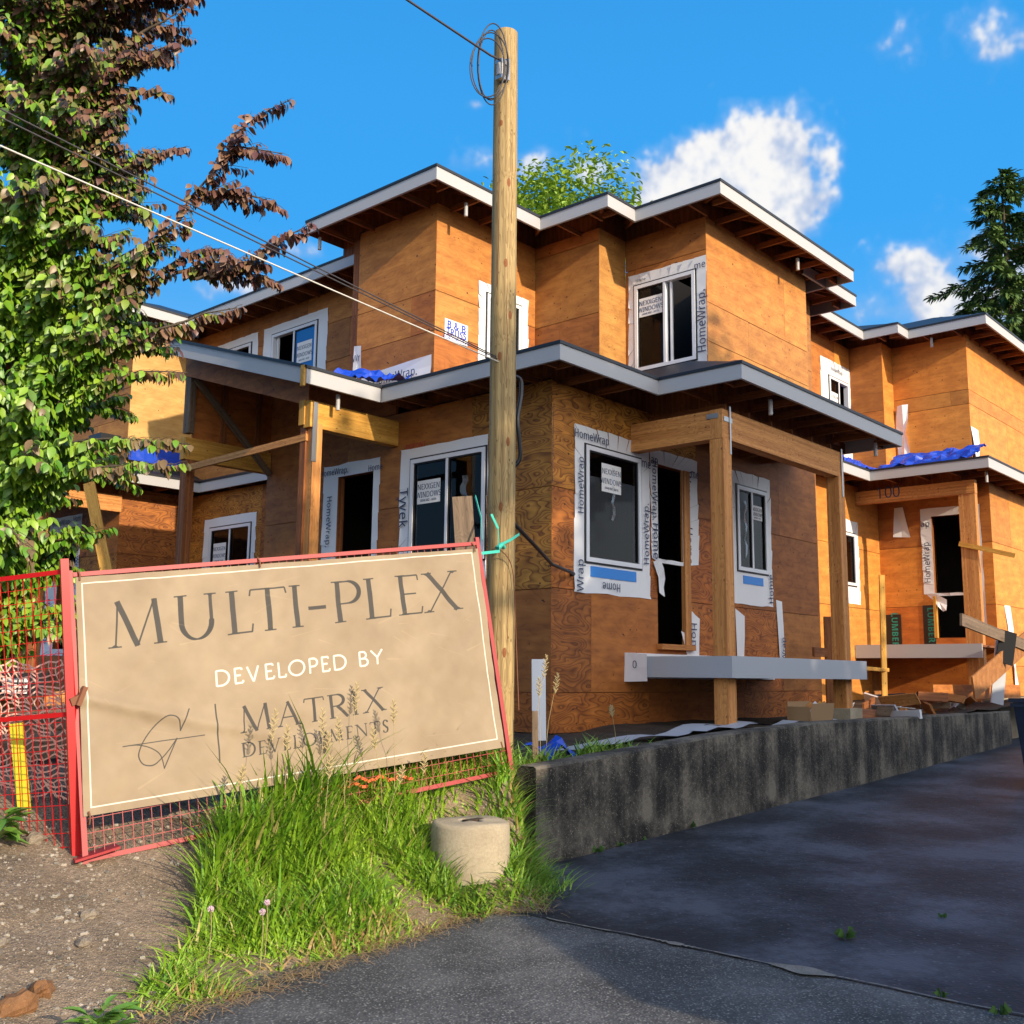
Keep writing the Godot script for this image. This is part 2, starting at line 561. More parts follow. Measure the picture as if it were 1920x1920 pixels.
# A window unit. splits: mullion positions (0..1). opts: sticker (pane number), open (pane), film (pane), plastic (panes)
func window(house: Node3D, o: Vector3, U: Vector3, r: Rect2, splits: Array, opts := {}) -> Node3D:
	var N := outward(U)
	var st := mb()
	var f := 0.055
	var bar := func(a: Rect2, proud: float, deep: float) -> void:
		slab(st, o + N * proud, U, UP, N, rpoly(a), deep)
	bar.call(Rect2(r.position.x, r.position.y, r.size.x, f), 0.03, 0.1)
	bar.call(Rect2(r.position.x, r.end.y - f, r.size.x, f), 0.03, 0.1)
	bar.call(Rect2(r.position.x, r.position.y + f, f, r.size.y - 2 * f), 0.03, 0.1)
	bar.call(Rect2(r.end.x - f, r.position.y + f, f, r.size.y - 2 * f), 0.03, 0.1)
	var edges: Array = [r.position.x + f]
	for s in splits:
		var x: float = r.position.x + r.size.x * s
		bar.call(Rect2(x - 0.02, r.position.y + f, 0.04, r.size.y - 2 * f), 0.022, 0.08)
		edges.append(x - 0.02)
		edges.append(x + 0.02)
	edges.append(r.end.x - f)
	var part := obj("window", st, M.vinyl, house)
	var gs := mb()   # the black flange round the frame
	var g := 0.022
	for a in less(Rect2(r.position - Vector2(g, g), r.size + Vector2(2 * g, 2 * g)), [r]):
		slab(gs, o + N * 0.018, U, UP, N, rpoly(a), 0.03)
	obj("flange", gs, M.gasket, part)
	for k in edges.size() / 2:
		var x0: float = edges[k * 2]
		var x1: float = edges[k * 2 + 1]
		var a := Rect2(x0, r.position.y + f, x1 - x0, r.size.y - 2 * f)
		if opts.get("open", -1) == k:
			var ss := mb()
			slab(ss, o - N * 0.02, U, UP, N, rpoly(Rect2(a.position.x + 0.06, a.position.y, 0.03, a.size.y)), 0.04)
			obj("sash", ss, M.vinyl, part)
			continue
		var sg := mb()
		for b in less(a, [a.grow(-0.018)]):
			slab(sg, o + N * 0.012, U, UP, N, rpoly(b), 0.04)
		obj("sash", sg, M.gasket, part)
		var ps := mb()
		slab(ps, o - N * 0.006, U, UP, N, rpoly(a.grow(-0.015)), 0.006)
		obj("pane", ps, M.blue_film if opts.get("film", -1) == k else M.glass, part)
		if opts.get("sticker", -1) == k:
			var q: Rect2 = opts.at
			var sp := mb()
			slab(sp, o + N * 0.002, U, UP, N, rpoly(q), 0.003)
			obj("sticker", sp, M.paper, part)
			var cu := q.position.x + q.size.x * 0.5
			words(part, "NEXXGEN", o, U, cu, q.position.y + q.size.y * 0.72, q.size.x * 0.165, 0, M.ink, 0.004)
			words(part, "WINDOWS", o, U, cu, q.position.y + q.size.y * 0.38, q.size.x * 0.165, 0, M.ink, 0.004)
			words(part, "(604) 882 - 6616", o, U, cu, q.position.y + q.size.y * 0.14, q.size.x * 0.07, 0, M.ink, 0.004)
		if k in opts.get("plastic", []):
			for n in 1:
				var cs := mb()
				var x := rng.randf_range(a.position.x + 0.1, a.end.x - 0.12)
				var top := a.end.y - rng.randf_range(0.04, 0.3)
				var wd := rng.randf_range(0.05, 0.09)
				var rows := 9
				var len := rng.randf_range(0.5, 0.9) * a.size.y * 0.9
				for i in rows:
					var y0 := top - len * i / rows
					var y1 := top - len * (i + 1) / rows
					var s0 := sin(i * 1.9 + n) * 0.03
					var s1 := sin((i + 1) * 1.9 + n) * 0.03
					quad(cs, plane(o, U, Vector2(x + s0, y0), 0.01 + 0.015 * absf(sin(i * 2.3))), plane(o, U, Vector2(x + s0 + wd, y0), 0.004), plane(o, U, Vector2(x + s1 + wd, y1), 0.004), plane(o, U, Vector2(x + s1, y1), 0.01 + 0.015 * absf(sin(i * 2.3 + 2.3))))
				obj("plastic_film", cs, M.clear_film, part)
	return part

# A roof edge along a chain of (x, z) corners, the outside on the right-hand normal (-dz, dx).
func offset_chain(p: Array, d: float) -> Array:
	var out: Array = []
	for i in p.size():
		var a: Vector2 = (p[i] - p[i - 1]).normalized() if i > 0 else Vector2.ZERO
		var b: Vector2 = (p[i + 1] - p[i]).normalized() if i < p.size() - 1 else Vector2.ZERO
		var na := Vector2(-a.y, a.x)
		var nb := Vector2(-b.y, b.x)
		if i == 0:
			out.append(p[i] - nb * d)
		elif i == p.size() - 1:
			out.append(p[i] - na * d)
		else:
			out.append(p[i] - (na + nb) * d / (1.0 + na.dot(nb)))
	return out

func at(p: Vector2, y: float) -> Vector3:
	return Vector3(p.x, y, p.y)

func eaves(house: Node3D, chain: Array, E: float, depth: float, close: Array, tails := true, cover: Material = null, slope := 0.43) -> Node3D:
	var high := 0.195
	var inner := offset_chain(chain, depth)
	var st := mb()
	var felt := mb()
	var drop := Vector3(0, 0.03, 0)
	for i in chain.size() - 1:
		var a := at(chain[i], E + 0.012)
		var b := at(chain[i + 1], E + 0.012)
		var c := at(inner[i + 1], E + 0.012 + slope * depth)
		var d := at(inner[i], E + 0.012 + slope * depth)
		quad(felt, a, d, c, b)
		quad(st, a - drop, b - drop, c - drop, d - drop, Vector2(0, 0), Vector2(a.distance_to(b), 0), Vector2(a.distance_to(b), depth), Vector2(0, depth))
		if i == 0:
			quad(st, a, a - drop, d - drop, d)
		if i == chain.size() - 2:
			quad(st, b - drop, b, c, c - drop)
	for e in [0, chain.size() - 1]:      # level return and panel that close the roof end
		var a := at(chain[e], E - 0.19)
		var d := at(inner[e], E - 0.19)
		var up := Vector3(0, 0.19, 0)
		quad(st, a, a + up, d + up + Vector3(0, slope * depth, 0), d)
	if close.size() > 0:
		var top := PackedVector2Array()
		for p in inner:
			top.append(p)
		for p in close:
			top.append(p)
		slab(felt, Vector3(0, E + 0.012 + slope * depth, 0), Vector3(1, 0, 0), Vector3(0, 0, 1), Vector3(0, 1, 0), top, 0.03)
	var roof := obj("roof", st, M.lumber_brown, house)
	obj("underlay", felt, M.drip if cover == null else cover, roof)
	var bk := mb()      # solid blocking between the trusses, just inside the walls
	var b0 := offset_chain(chain, 0.76)
	for i in chain.size() - 1:
		var lo := at(b0[i], E - 0.35)
		var lo2 := at(b0[i + 1], E - 0.35)
		var rise := Vector3(0, 0.35 + slope * 0.76, 0)
		quad(bk, lo, lo + rise, lo2 + rise, lo2)
	obj("blocking", bk, M.lumber_brown, roof)
	var back := offset_chain(chain, 0.038)
	for i in chain.size() - 1:
		var fs := mb()
		var a: Vector2 = chain[i]
		var b: Vector2 = chain[i + 1]
		var ai: Vector2 = back[i]
		var bi: Vector2 = back[i + 1]
		var l := a.distance_to(b)
		var lo := E - high
		var hi := E - 0.002
		quad(fs, at(a, lo), at(a, hi), at(b, hi), at(b, lo), Vector2(0, 0), Vector2(0, high), Vector2(l, high), Vector2(l, 0))
		quad(fs, at(ai, hi), at(ai, lo), at(bi, lo), at(bi, hi))
		quad(fs, at(a, lo), at(b, lo), at(bi, lo), at(ai, lo))
		quad(fs, at(a, hi), at(ai, hi), at(bi, hi), at(b, hi))
		quad(fs, at(a, lo), at(ai, lo), at(ai, hi), at(a, hi))
		quad(fs, at(b, lo), at(b, hi), at(bi, hi), at(bi, lo))
		obj("fascia", fs, M.fascia, roof)
		var ds := mb()   # dark drip edge and underlay lip
		var n := Vector2(-(b - a).normalized().y, (b - a).normalized().x)
		var o1: Vector2 = offset_chain(chain, -0.014)[i]
		var o2: Vector2 = offset_chain(chain, -0.014)[i + 1]
		var i1: Vector2 = offset_chain(chain, 0.2)[i]
		var i2: Vector2 = offset_chain(chain, 0.2)[i + 1]
		quad(ds, at(o1, E - 0.012), at(o1, E + 0.026), at(o2, E + 0.026), at(o2, E - 0.012))
		quad(ds, at(o1, E + 0.026), at(i1, E + 0.026 + slope * 0.2), at(i2, E + 0.026 + slope * 0.2), at(o2, E + 0.026))
		quad(ds, at(o1, E - 0.012), at(o2, E - 0.012), at(b, E - 0.012), at(a, E - 0.012))
		obj("drip_edge", ds, M.drip, roof)
		if tails:
			var dir := (b - a).normalized()
			var hip0: bool = i == 0 or Vector2(-(a - chain[i - 1]).y, (a - chain[i - 1]).x).dot(dir) < 0.0
			var hip1: bool = i == chain.size() - 2 or n.dot(chain[i + 2] - b) < 0.0
			var t := 0.3
			while t < l - 0.1:
				var p := a.lerp(b, t / l)
				var reach := 0.72
				if hip0 and i > 0:
					reach = minf(reach, t)
				if hip1 and i < chain.size() - 2:
					reach = minf(reach, l - t)
				var q0 := p - n * 0.045
				var q1 := p - n * maxf(0.1, reach)
				var rt := mb()
				board(rt, at(q0, E - 0.085), at(q1, E - 0.085 + slope * (maxf(0.1, reach) - 0.045)), 0.09, 0.038)
				board(rt, at(q0, E - 0.15), at(q1, E - 0.15), 0.085, 0.0375)
				obj("rafter_tail", rt, M.lumber_brown, roof)
				t += 0.61
	if tails:
		for i in range(1, chain.size() - 1):   # a hip jack under every corner
			var p: Vector2 = chain[i]
			var q: Vector2 = offset_chain(chain, 0.62)[i]
			var hj := mb()
			board(hj, at(p.lerp(q, 0.08), E - 0.1), at(q, E - 0.1 + slope * 0.5), 0.11, 0.04)
			obj("hip_rafter", hj, M.lumber_brown, roof)
	return roof

func timber(house: Node3D, called: String, lo: Vector3, hi: Vector3, m: String, label := "") -> MeshInstance3D:
	var st := mb()
	box(st, lo, hi)
	var o := obj(called, st, M[m], house)
	if label != "":
		o.set_meta("label", label)
	return o

func stick(house: Node3D, called: String, a: Vector3, b: Vector3, w: float, t: float, m: String, side := Vector3.UP) -> MeshInstance3D:
	var st := mb()
	board(st, a, b, w, t, side)
	return obj(called, st, M[m], house)

# Small white vent pipe stubs that stick out under the eaves.
func stub(house: Node3D, p: Vector3) -> void:
	var st := mb(true)
	tube(st, [p, p + Vector3(0, -0.2, 0)], 0.028, 0.028, 10)
	obj("pipe_stub", st, M.fascia, house, true)

# ------------------------------------------------------------------ the row of houses
const PLY := ["ply_a", "ply_b", "ply_c", "ply_d", "ply_a"]
const PLY_RED := ["ply_b", "ply_flame_red", "ply_flame", "ply_d", "ply_flame_red", "ply_flame"]

func centre_house() -> void:
	var h := thing("unfinished_house", "middle house of the plywood row, its corner window and blue-grey porch deck behind the pole", "house", Vector3.ZERO, "houses under construction in the row")
	var g := Vector3(9.5, 0, -13.5)
	# street-facing ground wall with a door and the wide window beside the pole
	wall(h, g, FRONT, 5.68, -0.65, 3.52, [Rect2(1.73, 0.43, 0.76, 2.35), Rect2(3.24, 1.4, 1.4, 1.45)], [-0.19, 1.01, 2.22], PLY_RED, 2.44, 0.7)
	wrap_ring(h, g, FRONT, Rect2(1.4, 0.3, 1.23, 2.66), Rect2(1.73, 0.43, 0.76, 2.35), [["HomeWrap.", 1.66, 2.86, 0.085, 0], ["HomeWrap.", 1.57, 2.15, 0.1, -1], ["Home", 2.55, 2.82, 0.08, 0], ["HomeWrap", 2.56, 1.4, 0.05, -1]])
	wrap_ring(h, g, FRONT, Rect2(3.05, 1.15, 1.6, 1.84), Rect2(3.24, 1.4, 1.4, 1.45), [["Tyvek", 3.14, 2.2, 0.15, -1]])
	words(h, "DUPONT", g, FRONT, 3.33, 3.02, 0.07, 0, M.ink_red, 0.008)
	window(h, g, FRONT, Rect2(3.26, 1.42, 1.36, 1.41), [0.5], {sticker = 0, at = Rect2(3.38, 2.22, 0.43, 0.31), plastic = [1]})
	# driveway-facing ground wall
	var s := Vector3(9.5, 0, -7.82)
	wall(h, s, RIGHT, 6.95, -0.65, 3.5, [Rect2(0.62, 1.36, 1.21, 1.48), Rect2(2.2, 0.43, 0.8, 2.4), Rect2(4.28, 1.55, 0.94, 1.3)], [-0.19, 1.02, 2.22], PLY_RED, 2.44, 1.98 - 2.44)
	wrap_ring(h, s, RIGHT, Rect2(0.42, 1.0, 1.6, 2.05), Rect2(0.62, 1.36, 1.21, 1.48), [["HomeWrap", 0.75, 2.93, 0.1, 0], ["me", 1.92, 2.78, 0.11, 0], ["HomeWrap", 0.53, 2.3, 0.1, 1], ["HomeWrap.", 1.92, 1.85, 0.11, 1], ["Home", 1.15, 1.1, 0.1, 2], ["Wrap", 0.52, 1.2, 0.12, 1]])
	window(h, s, RIGHT, Rect2(0.64, 1.38, 1.17, 1.44), [], {sticker = 0, at = Rect2(0.98, 2.29, 0.41, 0.36), plastic = [0]})
	var bt := mb()
	slab(bt, s + Vector3(0, 0, 0.014), RIGHT, UP, Vector3(0, 0, 1), rect(0.74, 1.2, 1.7, 1.33), 0.008)
	obj("blue_flashing_tape", bt, M.blue_tape, h)
	wrap_ring(h, s, RIGHT, Rect2(2.05, 1.55, 1.17, 1.47), Rect2(2.22, 1.5, 0.6, 1.33), [["HomeWrap.", 2.12, 2.45, 0.11, -1], ["Home", 2.14, 1.78, 0.13, -1], ["Wrap.", 2.95, 2.6, 0.13, -1], ["Home", 2.96, 1.8, 0.14, -1], ["ap", 2.12, 2.86, 0.11, 0], ["me", 3.12, 2.82, 0.11, 0]])
	wrap_scrap(h, s, RIGHT, [Vector2(2.1, 1.5), Vector2(2.22, 1.55), Vector2(2.36, 1.3), Vector2(2.3, 1.05), Vector2(2.2, 1.1)], [], 0.05)
	timber(h, "door_jamb", Vector3(12.33, 0.43, -7.85), Vector3(12.48, 2.83, -7.79), "lumber", "bare lumber jamb of the driveway door")
	timber(h, "door_sill", Vector3(11.68, 0.36, -7.84), Vector3(12.5, 0.43, -7.74), "lumber")
	stick(h, "loose_stud", Vector3(12.05, 0.5, -8.5), Vector3(12.1, 1.5, -8.6), 0.09, 0.038, "lumber_yellow", RIGHT)
	wrap_ring(h, s, RIGHT, Rect2(4.08, 1.08, 1.27, 1.98), Rect2(4.28, 1.55, 0.94, 1.3), [["Home", 5.27, 1.35, 0.12, 1]])
	window(h, s, RIGHT, Rect2(4.3, 1.57, 0.9, 1.27), [0.5], {sticker = 1, at = Rect2(4.78, 2.38, 0.3, 0.22), plastic = [0]})
	var bt2 := mb()
	slab(bt2, s + Vector3(0, 0, 0.014), RIGHT, UP, Vector3(0, 0, 1), rect(4.45, 1.38, 5.05, 1.5), 0.008)
	obj("blue_flashing_tape", bt2, M.blue_tape, h)
	wrap_scrap(h, s, RIGHT, [Vector2(2.75, 0.62), Vector2(2.83, 0.6), Vector2(3.02, 0.9), Vector2(3.2, 0.8), Vector2(3.18, 0.26), Vector2(2.9, 0.26)], [["Hom", 3.02, 0.55, 0.13, -1]])
	wrap_scrap(h, s, RIGHT, [Vector2(3.62, 0.9), Vector2(3.85, 0.98), Vector2(3.95, 0.6), Vector2(3.8, 0.52), Vector2(3.66, 0.6)])
	wrap_scrap(h, s, RIGHT, [Vector2(4.2, 1.0), Vector2(4.45, 0.9), Vector2(4.42, 0.3), Vector2(4.2, 0.28)])
	wrap_scrap(h, s, RIGHT, [Vector2(5.45, 1.2), Vector2(5.62, 1.18), Vector2(5.68, 0.2), Vector2(5.5, 0.2)], [["Wrap", 5.6, 0.45, 0.11, 1]])
	timber(h, "vent_box", Vector3(13.2, 0.78, -7.82), Vector3(13.3, 0.95, -7.78), "gasket")
	# foundation and the strip of membrane at its foot
	var fd := mb()
	box(fd, Vector3(9.56, -1.5, -13.4), Vector3(16.4, -0.64, -7.88))
	obj("foundation", fd, M.concrete, h)
	# lower roof over the corner and over the driveway porch
	eaves(h, [Vector2(8.88, -10.2), Vector2(8.88, -7.2), Vector2(10.84, -7.2), Vector2(10.84, -6.03), Vector2(15.69, -6.03), Vector2(15.69, -7.86)], 3.69, 1.84, [Vector2(15.0, -13.4), Vector2(11, -13.4)])
	# driveway porch: deck, two posts, beams
	timber(h, "deck_band", Vector3(11.02, 0.0, -6.36), Vector3(14.74, 0.255, -6.32), "deck_band", "long blue-grey face board of the driveway porch deck")
	timber(h, "deck_band", Vector3(10.98, 0.0, -7.6), Vector3(11.018, 0.253, -6.32), "deck_band", "short blue-grey face board of the driveway porch deck")
	var dk := mb()
	box(dk, Vector3(11.03, 0.2, -7.8), Vector3(14.72, 0.24, -6.37))
	obj("deck", dk, M.lumber_brown, h)
	for k in 6:
		timber(h, "joist", Vector3(11.3 + 0.62 * k, 0.0, -7.8), Vector3(11.34 + 0.62 * k, 0.19, -6.37), "lumber_grey")
	var mw := mb()
	box(mw, Vector3(10.95, -0.02, -7.83), Vector3(14.8, 0.3, -7.79))
	obj("membrane", mw, M.wrap, h)
	wrap_scrap(h, Vector3(10.96, 0, -7.9), FRONT, [Vector2(0.1, 0.3), Vector2(0.42, 0.28), Vector2(0.42, -0.05), Vector2(0.06, -0.06)], [["0", 0.25, 0.15, 0.09, 0]], 0.02)
	timber(h, "post", Vector3(11.09, -0.62, -6.63), Vector3(11.28, 2.88, -6.44), "lumber", "front porch post by the deck corner")
	timber(h, "post", Vector3(14.3, -0.4, -6.63), Vector3(14.49, 2.9, -6.44), "lumber", "far porch post of the driveway porch")
	timber(h, "post_base", Vector3(14.2, -0.8, -6.75), Vector3(14.6, -0.4, -6.35), "concrete")
	timber(h, "beam", Vector3(11.09, 2.885, -6.62), Vector3(14.5, 3.25, -6.45), "lumber")
	timber(h, "beam", Vector3(11.1, 2.889, -7.81), Vector3(11.27, 3.247, -6.625), "lumber")
	for q in [[Vector3(11.08, 3.14, -6.66), Vector3(11.089, 3.2, -6.5)], [Vector3(11.12, 3.1, -6.449), Vector3(11.32, 3.16, -6.44)], [Vector3(11.24, 2.7, -6.438), Vector3(11.27, 3.3, -6.43)], [Vector3(14.4, 2.6, -6.438), Vector3(14.44, 3.3, -6.43)]]:
		timber(h, "strap", q[0], q[1], "steel")
	for k in 6:
		timber(h, "ceiling_joist", Vector3(11.5 + 0.6 * k, 3.26, -7.8), Vector3(11.54 + 0.6 * k, 3.42, -6.64), "lumber_brown")
	stub(h, Vector3(11.95, 3.5, -6.25))
	stub(h, Vector3(15.2, 3.5, -6.25))
	# upper walls
	var yj := [4.89, 5.49]
	wall(h, Vector3(10.17, 0, -12.28), FRONT, 1.72, 3.6, 6.82, [], yj, PLY)
	wall(h, Vector3(10.17, 0, -10.56), RIGHT, 2.22, 3.6, 6.82, [Rect2(1.06, 4.72, 0.82, 1.04)], yj, PLY)
	wall(h, Vector3(12.39, 0, -10.56), FRONT, 1.28, 3.6, 6.82, [], [5.47, 6.62], PLY)
	wall(h, Vector3(12.39, 0, -9.28), RIGHT, 0.69, 3.6, 6.82, [], [], ["ply_c"])
	wall(h, Vector3(13.08, 0, -9.28), FRONT, 1.46, 3.6, 6.82, [Rect2(0.16, 4.62, 1.13, 1.42)], [6.3], ["ply_b", "ply_a"])
	wall(h, Vector3(13.08, 0, -7.82), RIGHT, 3.25, 3.6, 6.82, [], yj, ["ply_a", "ply_c", "ply_a"])
	wall(h, Vector3(16.33, 0, -8.3), RIGHT, 1.15, 0.5, 6.82, [], [5.49, 4.0], ["ply_a"])
	wrap_ring(h, Vector3(10.17, 0, -10.56), RIGHT, Rect2(0.9, 4.4, 1.14, 1.5), Rect2(1.06, 4.72, 0.82, 1.04), [])
	window(h, Vector3(10.17, 0, -10.56), RIGHT, Rect2(1.08, 4.74, 0.78, 1.0), [0.5])
	var e := Vector3(13.08, 0, -9.28)
	wrap_ring(h, e, FRONT, Rect2(0.06, 4.4, 1.4, 1.81), Rect2(0.16, 4.62, 1.13, 1.42), [["HomeWrap.", 1.38, 5.2, 0.13, 1], ["me", 1.36, 6.07, 0.1, 0], ["Home", 0.3, 6.1, 0.05, 0]])
	window(h, e, FRONT, Rect2(0.18, 4.64, 1.09, 1.38), [0.5], {sticker = 0, at = Rect2(0.25, 5.5, 0.43, 0.3), open = 1})
	var eb := mb()
	slab(eb, e + Vector3(-0.014, 0, 0), FRONT, UP, Vector3(-1, 0, 0), rect(0.45, 4.46, 1.2, 4.59), 0.008)
	obj("blue_flashing_tape", eb, M.blue_tape, h)
	wrap_scrap(h, Vector3(10.17, 0, -12.28), FRONT, [Vector2(0.15, 4.48), Vector2(0.9, 4.5), Vector2(1.68, 4.53), Vector2(1.68, 4.2), Vector2(0.2, 4.1)], [["HomeWrap.", 0.95, 4.33, 0.13, 0]], 0.03)
	wrap_scrap(h, Vector3(10.17, 0, -12.28), FRONT, [Vector2(-0.05, 5.0), Vector2(0.13, 4.97), Vector2(0.15, 4.5), Vector2(-0.05, 4.45)], [["Wr", 0.05, 4.78, 0.1, 0]])
	wrap_scrap(h, Vector3(10.17, 0, -10.56), RIGHT, [Vector2(0.7, 4.5), Vector2(0.95, 4.62), Vector2(0.98, 4.3), Vector2(0.75, 4.25)])
	wrap_scrap(h, Vector3(12.39, 0, -10.56), FRONT, [Vector2(0.75, 4.5), Vector2(1.25, 4.72), Vector2(1.27, 4.3), Vector2(0.8, 4.2)], [], 0.06)
	# trade sign
	var ts := mb()
	slab(ts, Vector3(10.36, 0, -10.545), RIGHT, UP, Vector3(0, 0, 1), rect(0, 4.8, 0.48, 5.115), 0.006)
	var sign := obj("trade_sign", ts, M.paper, h)
	sign.set_meta("label", "small white sign with blue lettering on the upper wall")
	var so := Vector3(10.36, 0, -10.545)
	words(sign, "B & B", so, RIGHT, 0.24, 5.035, 0.115, 0, M.ink_blue, 0.002, true)
	words(sign, "TRUSS", so, RIGHT, 0.24, 4.93, 0.105, 0, M.ink_blue, 0.002, true)
	words(sign, "604-596-5125", so, RIGHT, 0.24, 4.838, 0.062, 0, M.ink_blue, 0.002)
	var ul := mb()
	slab(ul, so + Vector3(0, 0, 0.002), RIGHT, UP, Vector3(0, 0, 1), rect(0.05, 4.885, 0.43, 4.893), 0.001)
	obj("red_rule", ul, M.ink_red, sign)
	# upper roof
	eaves(h, [Vector2(9.55, -12.86), Vector2(9.55, -9.945), Vector2(11.77, -9.945), Vector2(11.77, -8.66), Vector2(12.46, -8.66), Vector2(12.46, -7.2), Vector2(16.89, -7.2), Vector2(16.89, -9.5)], 6.96, 2.0, [Vector2(15, -14), Vector2(11.6, -14)])
	eaves(h, [Vector2(16.0, -7.69), Vector2(18.1, -7.69), Vector2(18.1, -9.6)], 6.96, 1.2, [])
	stub(h, Vector3(10.35, 6.75, -10.15))
	stub(h, Vector3(15.3, 6.75, -7.45))
	stub(h, Vector3(9.75, 6.75, -12.75))
	# street porch: shed roof with a raked fascia, two posts, beams
	var rk := Vector3(7.69, 3.69, -10.2)
	var pk := Vector3(7.69, 4.69, -13.37)
	var rs := mb()
	quad(rs, rk, pk, pk + Vector3(3.7, 0, 0), rk + Vector3(3.7, 0, 0))
	quad(rs, rk - UP * 0.04, rk + Vector3(3.7, -0.04, 0), pk + Vector3(3.7, -0.04, 0), pk - UP * 0.04)
	quad(rs, pk, pk - UP * 0.04, pk + Vector3(3.7, -0.04, 0), pk + Vector3(3.7, 0, 0))
	var pr := obj("roof", rs, M.lumber_brown, h)
	pr.set_meta("label", "single-pitch roof of the street porch, rising to the left")
	var dr := (pk - rk).normalized()
	var up2 := dr.cross(Vector3(1, 0, 0)).normalized()
	if up2.y < 0:
		up2 = -up2
	var fk := mb()
	board(fk, rk - up2 * 0.1 + dr * 0.045, pk - up2 * 0.1, 0.2, 0.038, UP)
	obj("fascia", fk, M.fascia, pr)
	var dk2 := mb()
	board(dk2, rk + up2 * 0.014 + Vector3(-0.012, 0, 0), pk + up2 * 0.014 + Vector3(-0.012, 0, 0), 0.036, 0.06, UP)
	obj("drip_edge", dk2, M.drip, pr)
	timber(pr, "fascia", Vector3(7.67, 3.492, -10.219), Vector3(8.86, 3.688, -10.181), "fascia")
	timber(pr, "drip_edge", Vector3(7.66, 3.678, -10.2), Vector3(8.88, 3.715, -10.165), "drip")
	timber(pr, "trim_strip", Vector3(7.64, 3.46, -10.27), Vector3(7.668, 3.72, -10.2), "lumber_yellow")
	var pp := mb()   # plywood strip under the rake
	var f0 := Vector3(8.03, 0, -13.55)
	slab(pp, f0, FRONT, UP, Vector3(-1, 0, 0), PackedVector2Array([Vector2(0.0, 4.28), Vector2(2.95, 3.35), Vector2(2.95, 3.75), Vector2(0.0, 4.68)]), 0.014)
	obj("gable_strip", pp, M.ply_d, h)
	timber(h, "gable_stud", Vector3(8.05, 3.42, -13.56), Vector3(8.15, 4.6, -13.42), "lumber_grey")
	timber(h, "gable_infill", Vector3(8.16, 3.345, -13.5), Vector3(11.44, 4.66, -13.46), "ply_d", "dark plywood infill at the high side of the street porch")
	for x in [8.6, 9.21, 9.82]:
		timber(h, "gable_stud", Vector3(x, 3.345, -13.458), Vector3(x + 0.09, 4.64, -13.42), "lumber_brown")
	stick(h, "brace", Vector3(8.12, 4.22, -13.39), Vector3(9.45, 3.0, -13.36), 0.1, 0.038, "lumber_grey")
	stick(h, "brace", Vector3(8.03, 2.88, -13.35), Vector3(8.03, 2.94, -10.6), 0.09, 0.038, "lumber")
	timber(h, "beam", Vector3(8.0, 3.02, -13.52), Vector3(9.48, 3.34, -13.39), "lumber_yellow")
	timber(h, "beam", Vector3(8.0, 3.06, -10.64), Vector3(9.49, 3.4, -10.51), "lumber_yellow")
	timber(h, "post", Vector3(8.03, -0.7, -13.53), Vector3(8.17, 3.02, -13.38), "lumber_brown", "left post of the street porch")
	timber(h, "post", Vector3(8.05, -0.7, -10.72), Vector3(8.19, 3.12, -10.5), "lumber", "right post of the street porch, made of two studs")
	timber(h, "post", Vector3(8.02, 1.0, -10.73), Vector3(8.048, 3.08, -10.62), "lumber_brown")
	timber(h, "post_cap", Vector3(7.985, 3.1, -10.73), Vector3(8.03, 3.42, -10.62), "lumber_yellow")
	timber(h, "strap", Vector3(8.03, 2.62, -10.497), Vector3(8.1, 3.38, -10.488), "steel")
	var gw := mb()
	slab(gw, Vector3(9.51, 0, -13.5), FRONT, UP, Vector3(-1, 0, 0), PackedVector2Array([Vector2(0, 3.53), Vector2(2.9, 3.53), Vector2(2.9, 3.8), Vector2(0, 4.68)]), 0.05)
	obj("gable_wall", gw, M.ply_d, h)
	wrap_scrap(h, Vector3(8.0, 0, -12.0), FRONT, [Vector2(0, 1.3), Vector2(0.25, 1.3), Vector2(0.25, 0.8), Vector2(0, 0.8)])
	stub(h, Vector3(8.3, 3.5, -10.35))
	timber(h, "edge_stud", Vector3(10.2, 4.3, -12.45), Vector3(10.33, 6.75, -12.3), "lumber_brown")
	# tarps lying on the low roofs
	tarp(h, Vector3(9.3, 4.3, -12.15), Vector3(0.1, -0.3, 1.25), Vector3(0.7, 0.2, 0), 0.09)
	# floors and hidden walls that keep the inside dark, shade put into their colour
	timber(h, "floor", Vector3(9.62, 0.3, -13.4), Vector3(16.4, 0.42, -7.95), "dark_interior")
	timber(h, "floor", Vector3(9.62, 3.38, -13.4), Vector3(16.4, 3.58, -7.96), "dark_interior")
	timber(h, "floor", Vector3(12.5, 3.4, -16.4), Vector3(17.4, 3.57, -13.42), "dark_interior")
	timber(h, "inner_wall", Vector3(11.6, 0.43, -13.38), Vector3(11.7, 3.37, -9.2), "dark_interior")
	timber(h, "inner_wall", Vector3(13.3, 0.43, -10.6), Vector3(16.4, 3.37, -10.5), "dark_interior")
	timber(h, "back_wall", Vector3(9.6, -1.0, -13.55), Vector3(16.4, 3.37, -13.45), "dark_interior")
	timber(h, "back_wall", Vector3(16.34, -1.0, -13.44), Vector3(16.44, 7.6, -8.0), "dark_interior")
	timber(h, "back_wall", Vector3(10.25, 3.6, -12.4), Vector3(16.33, 6.9, -12.3), "dark_interior")

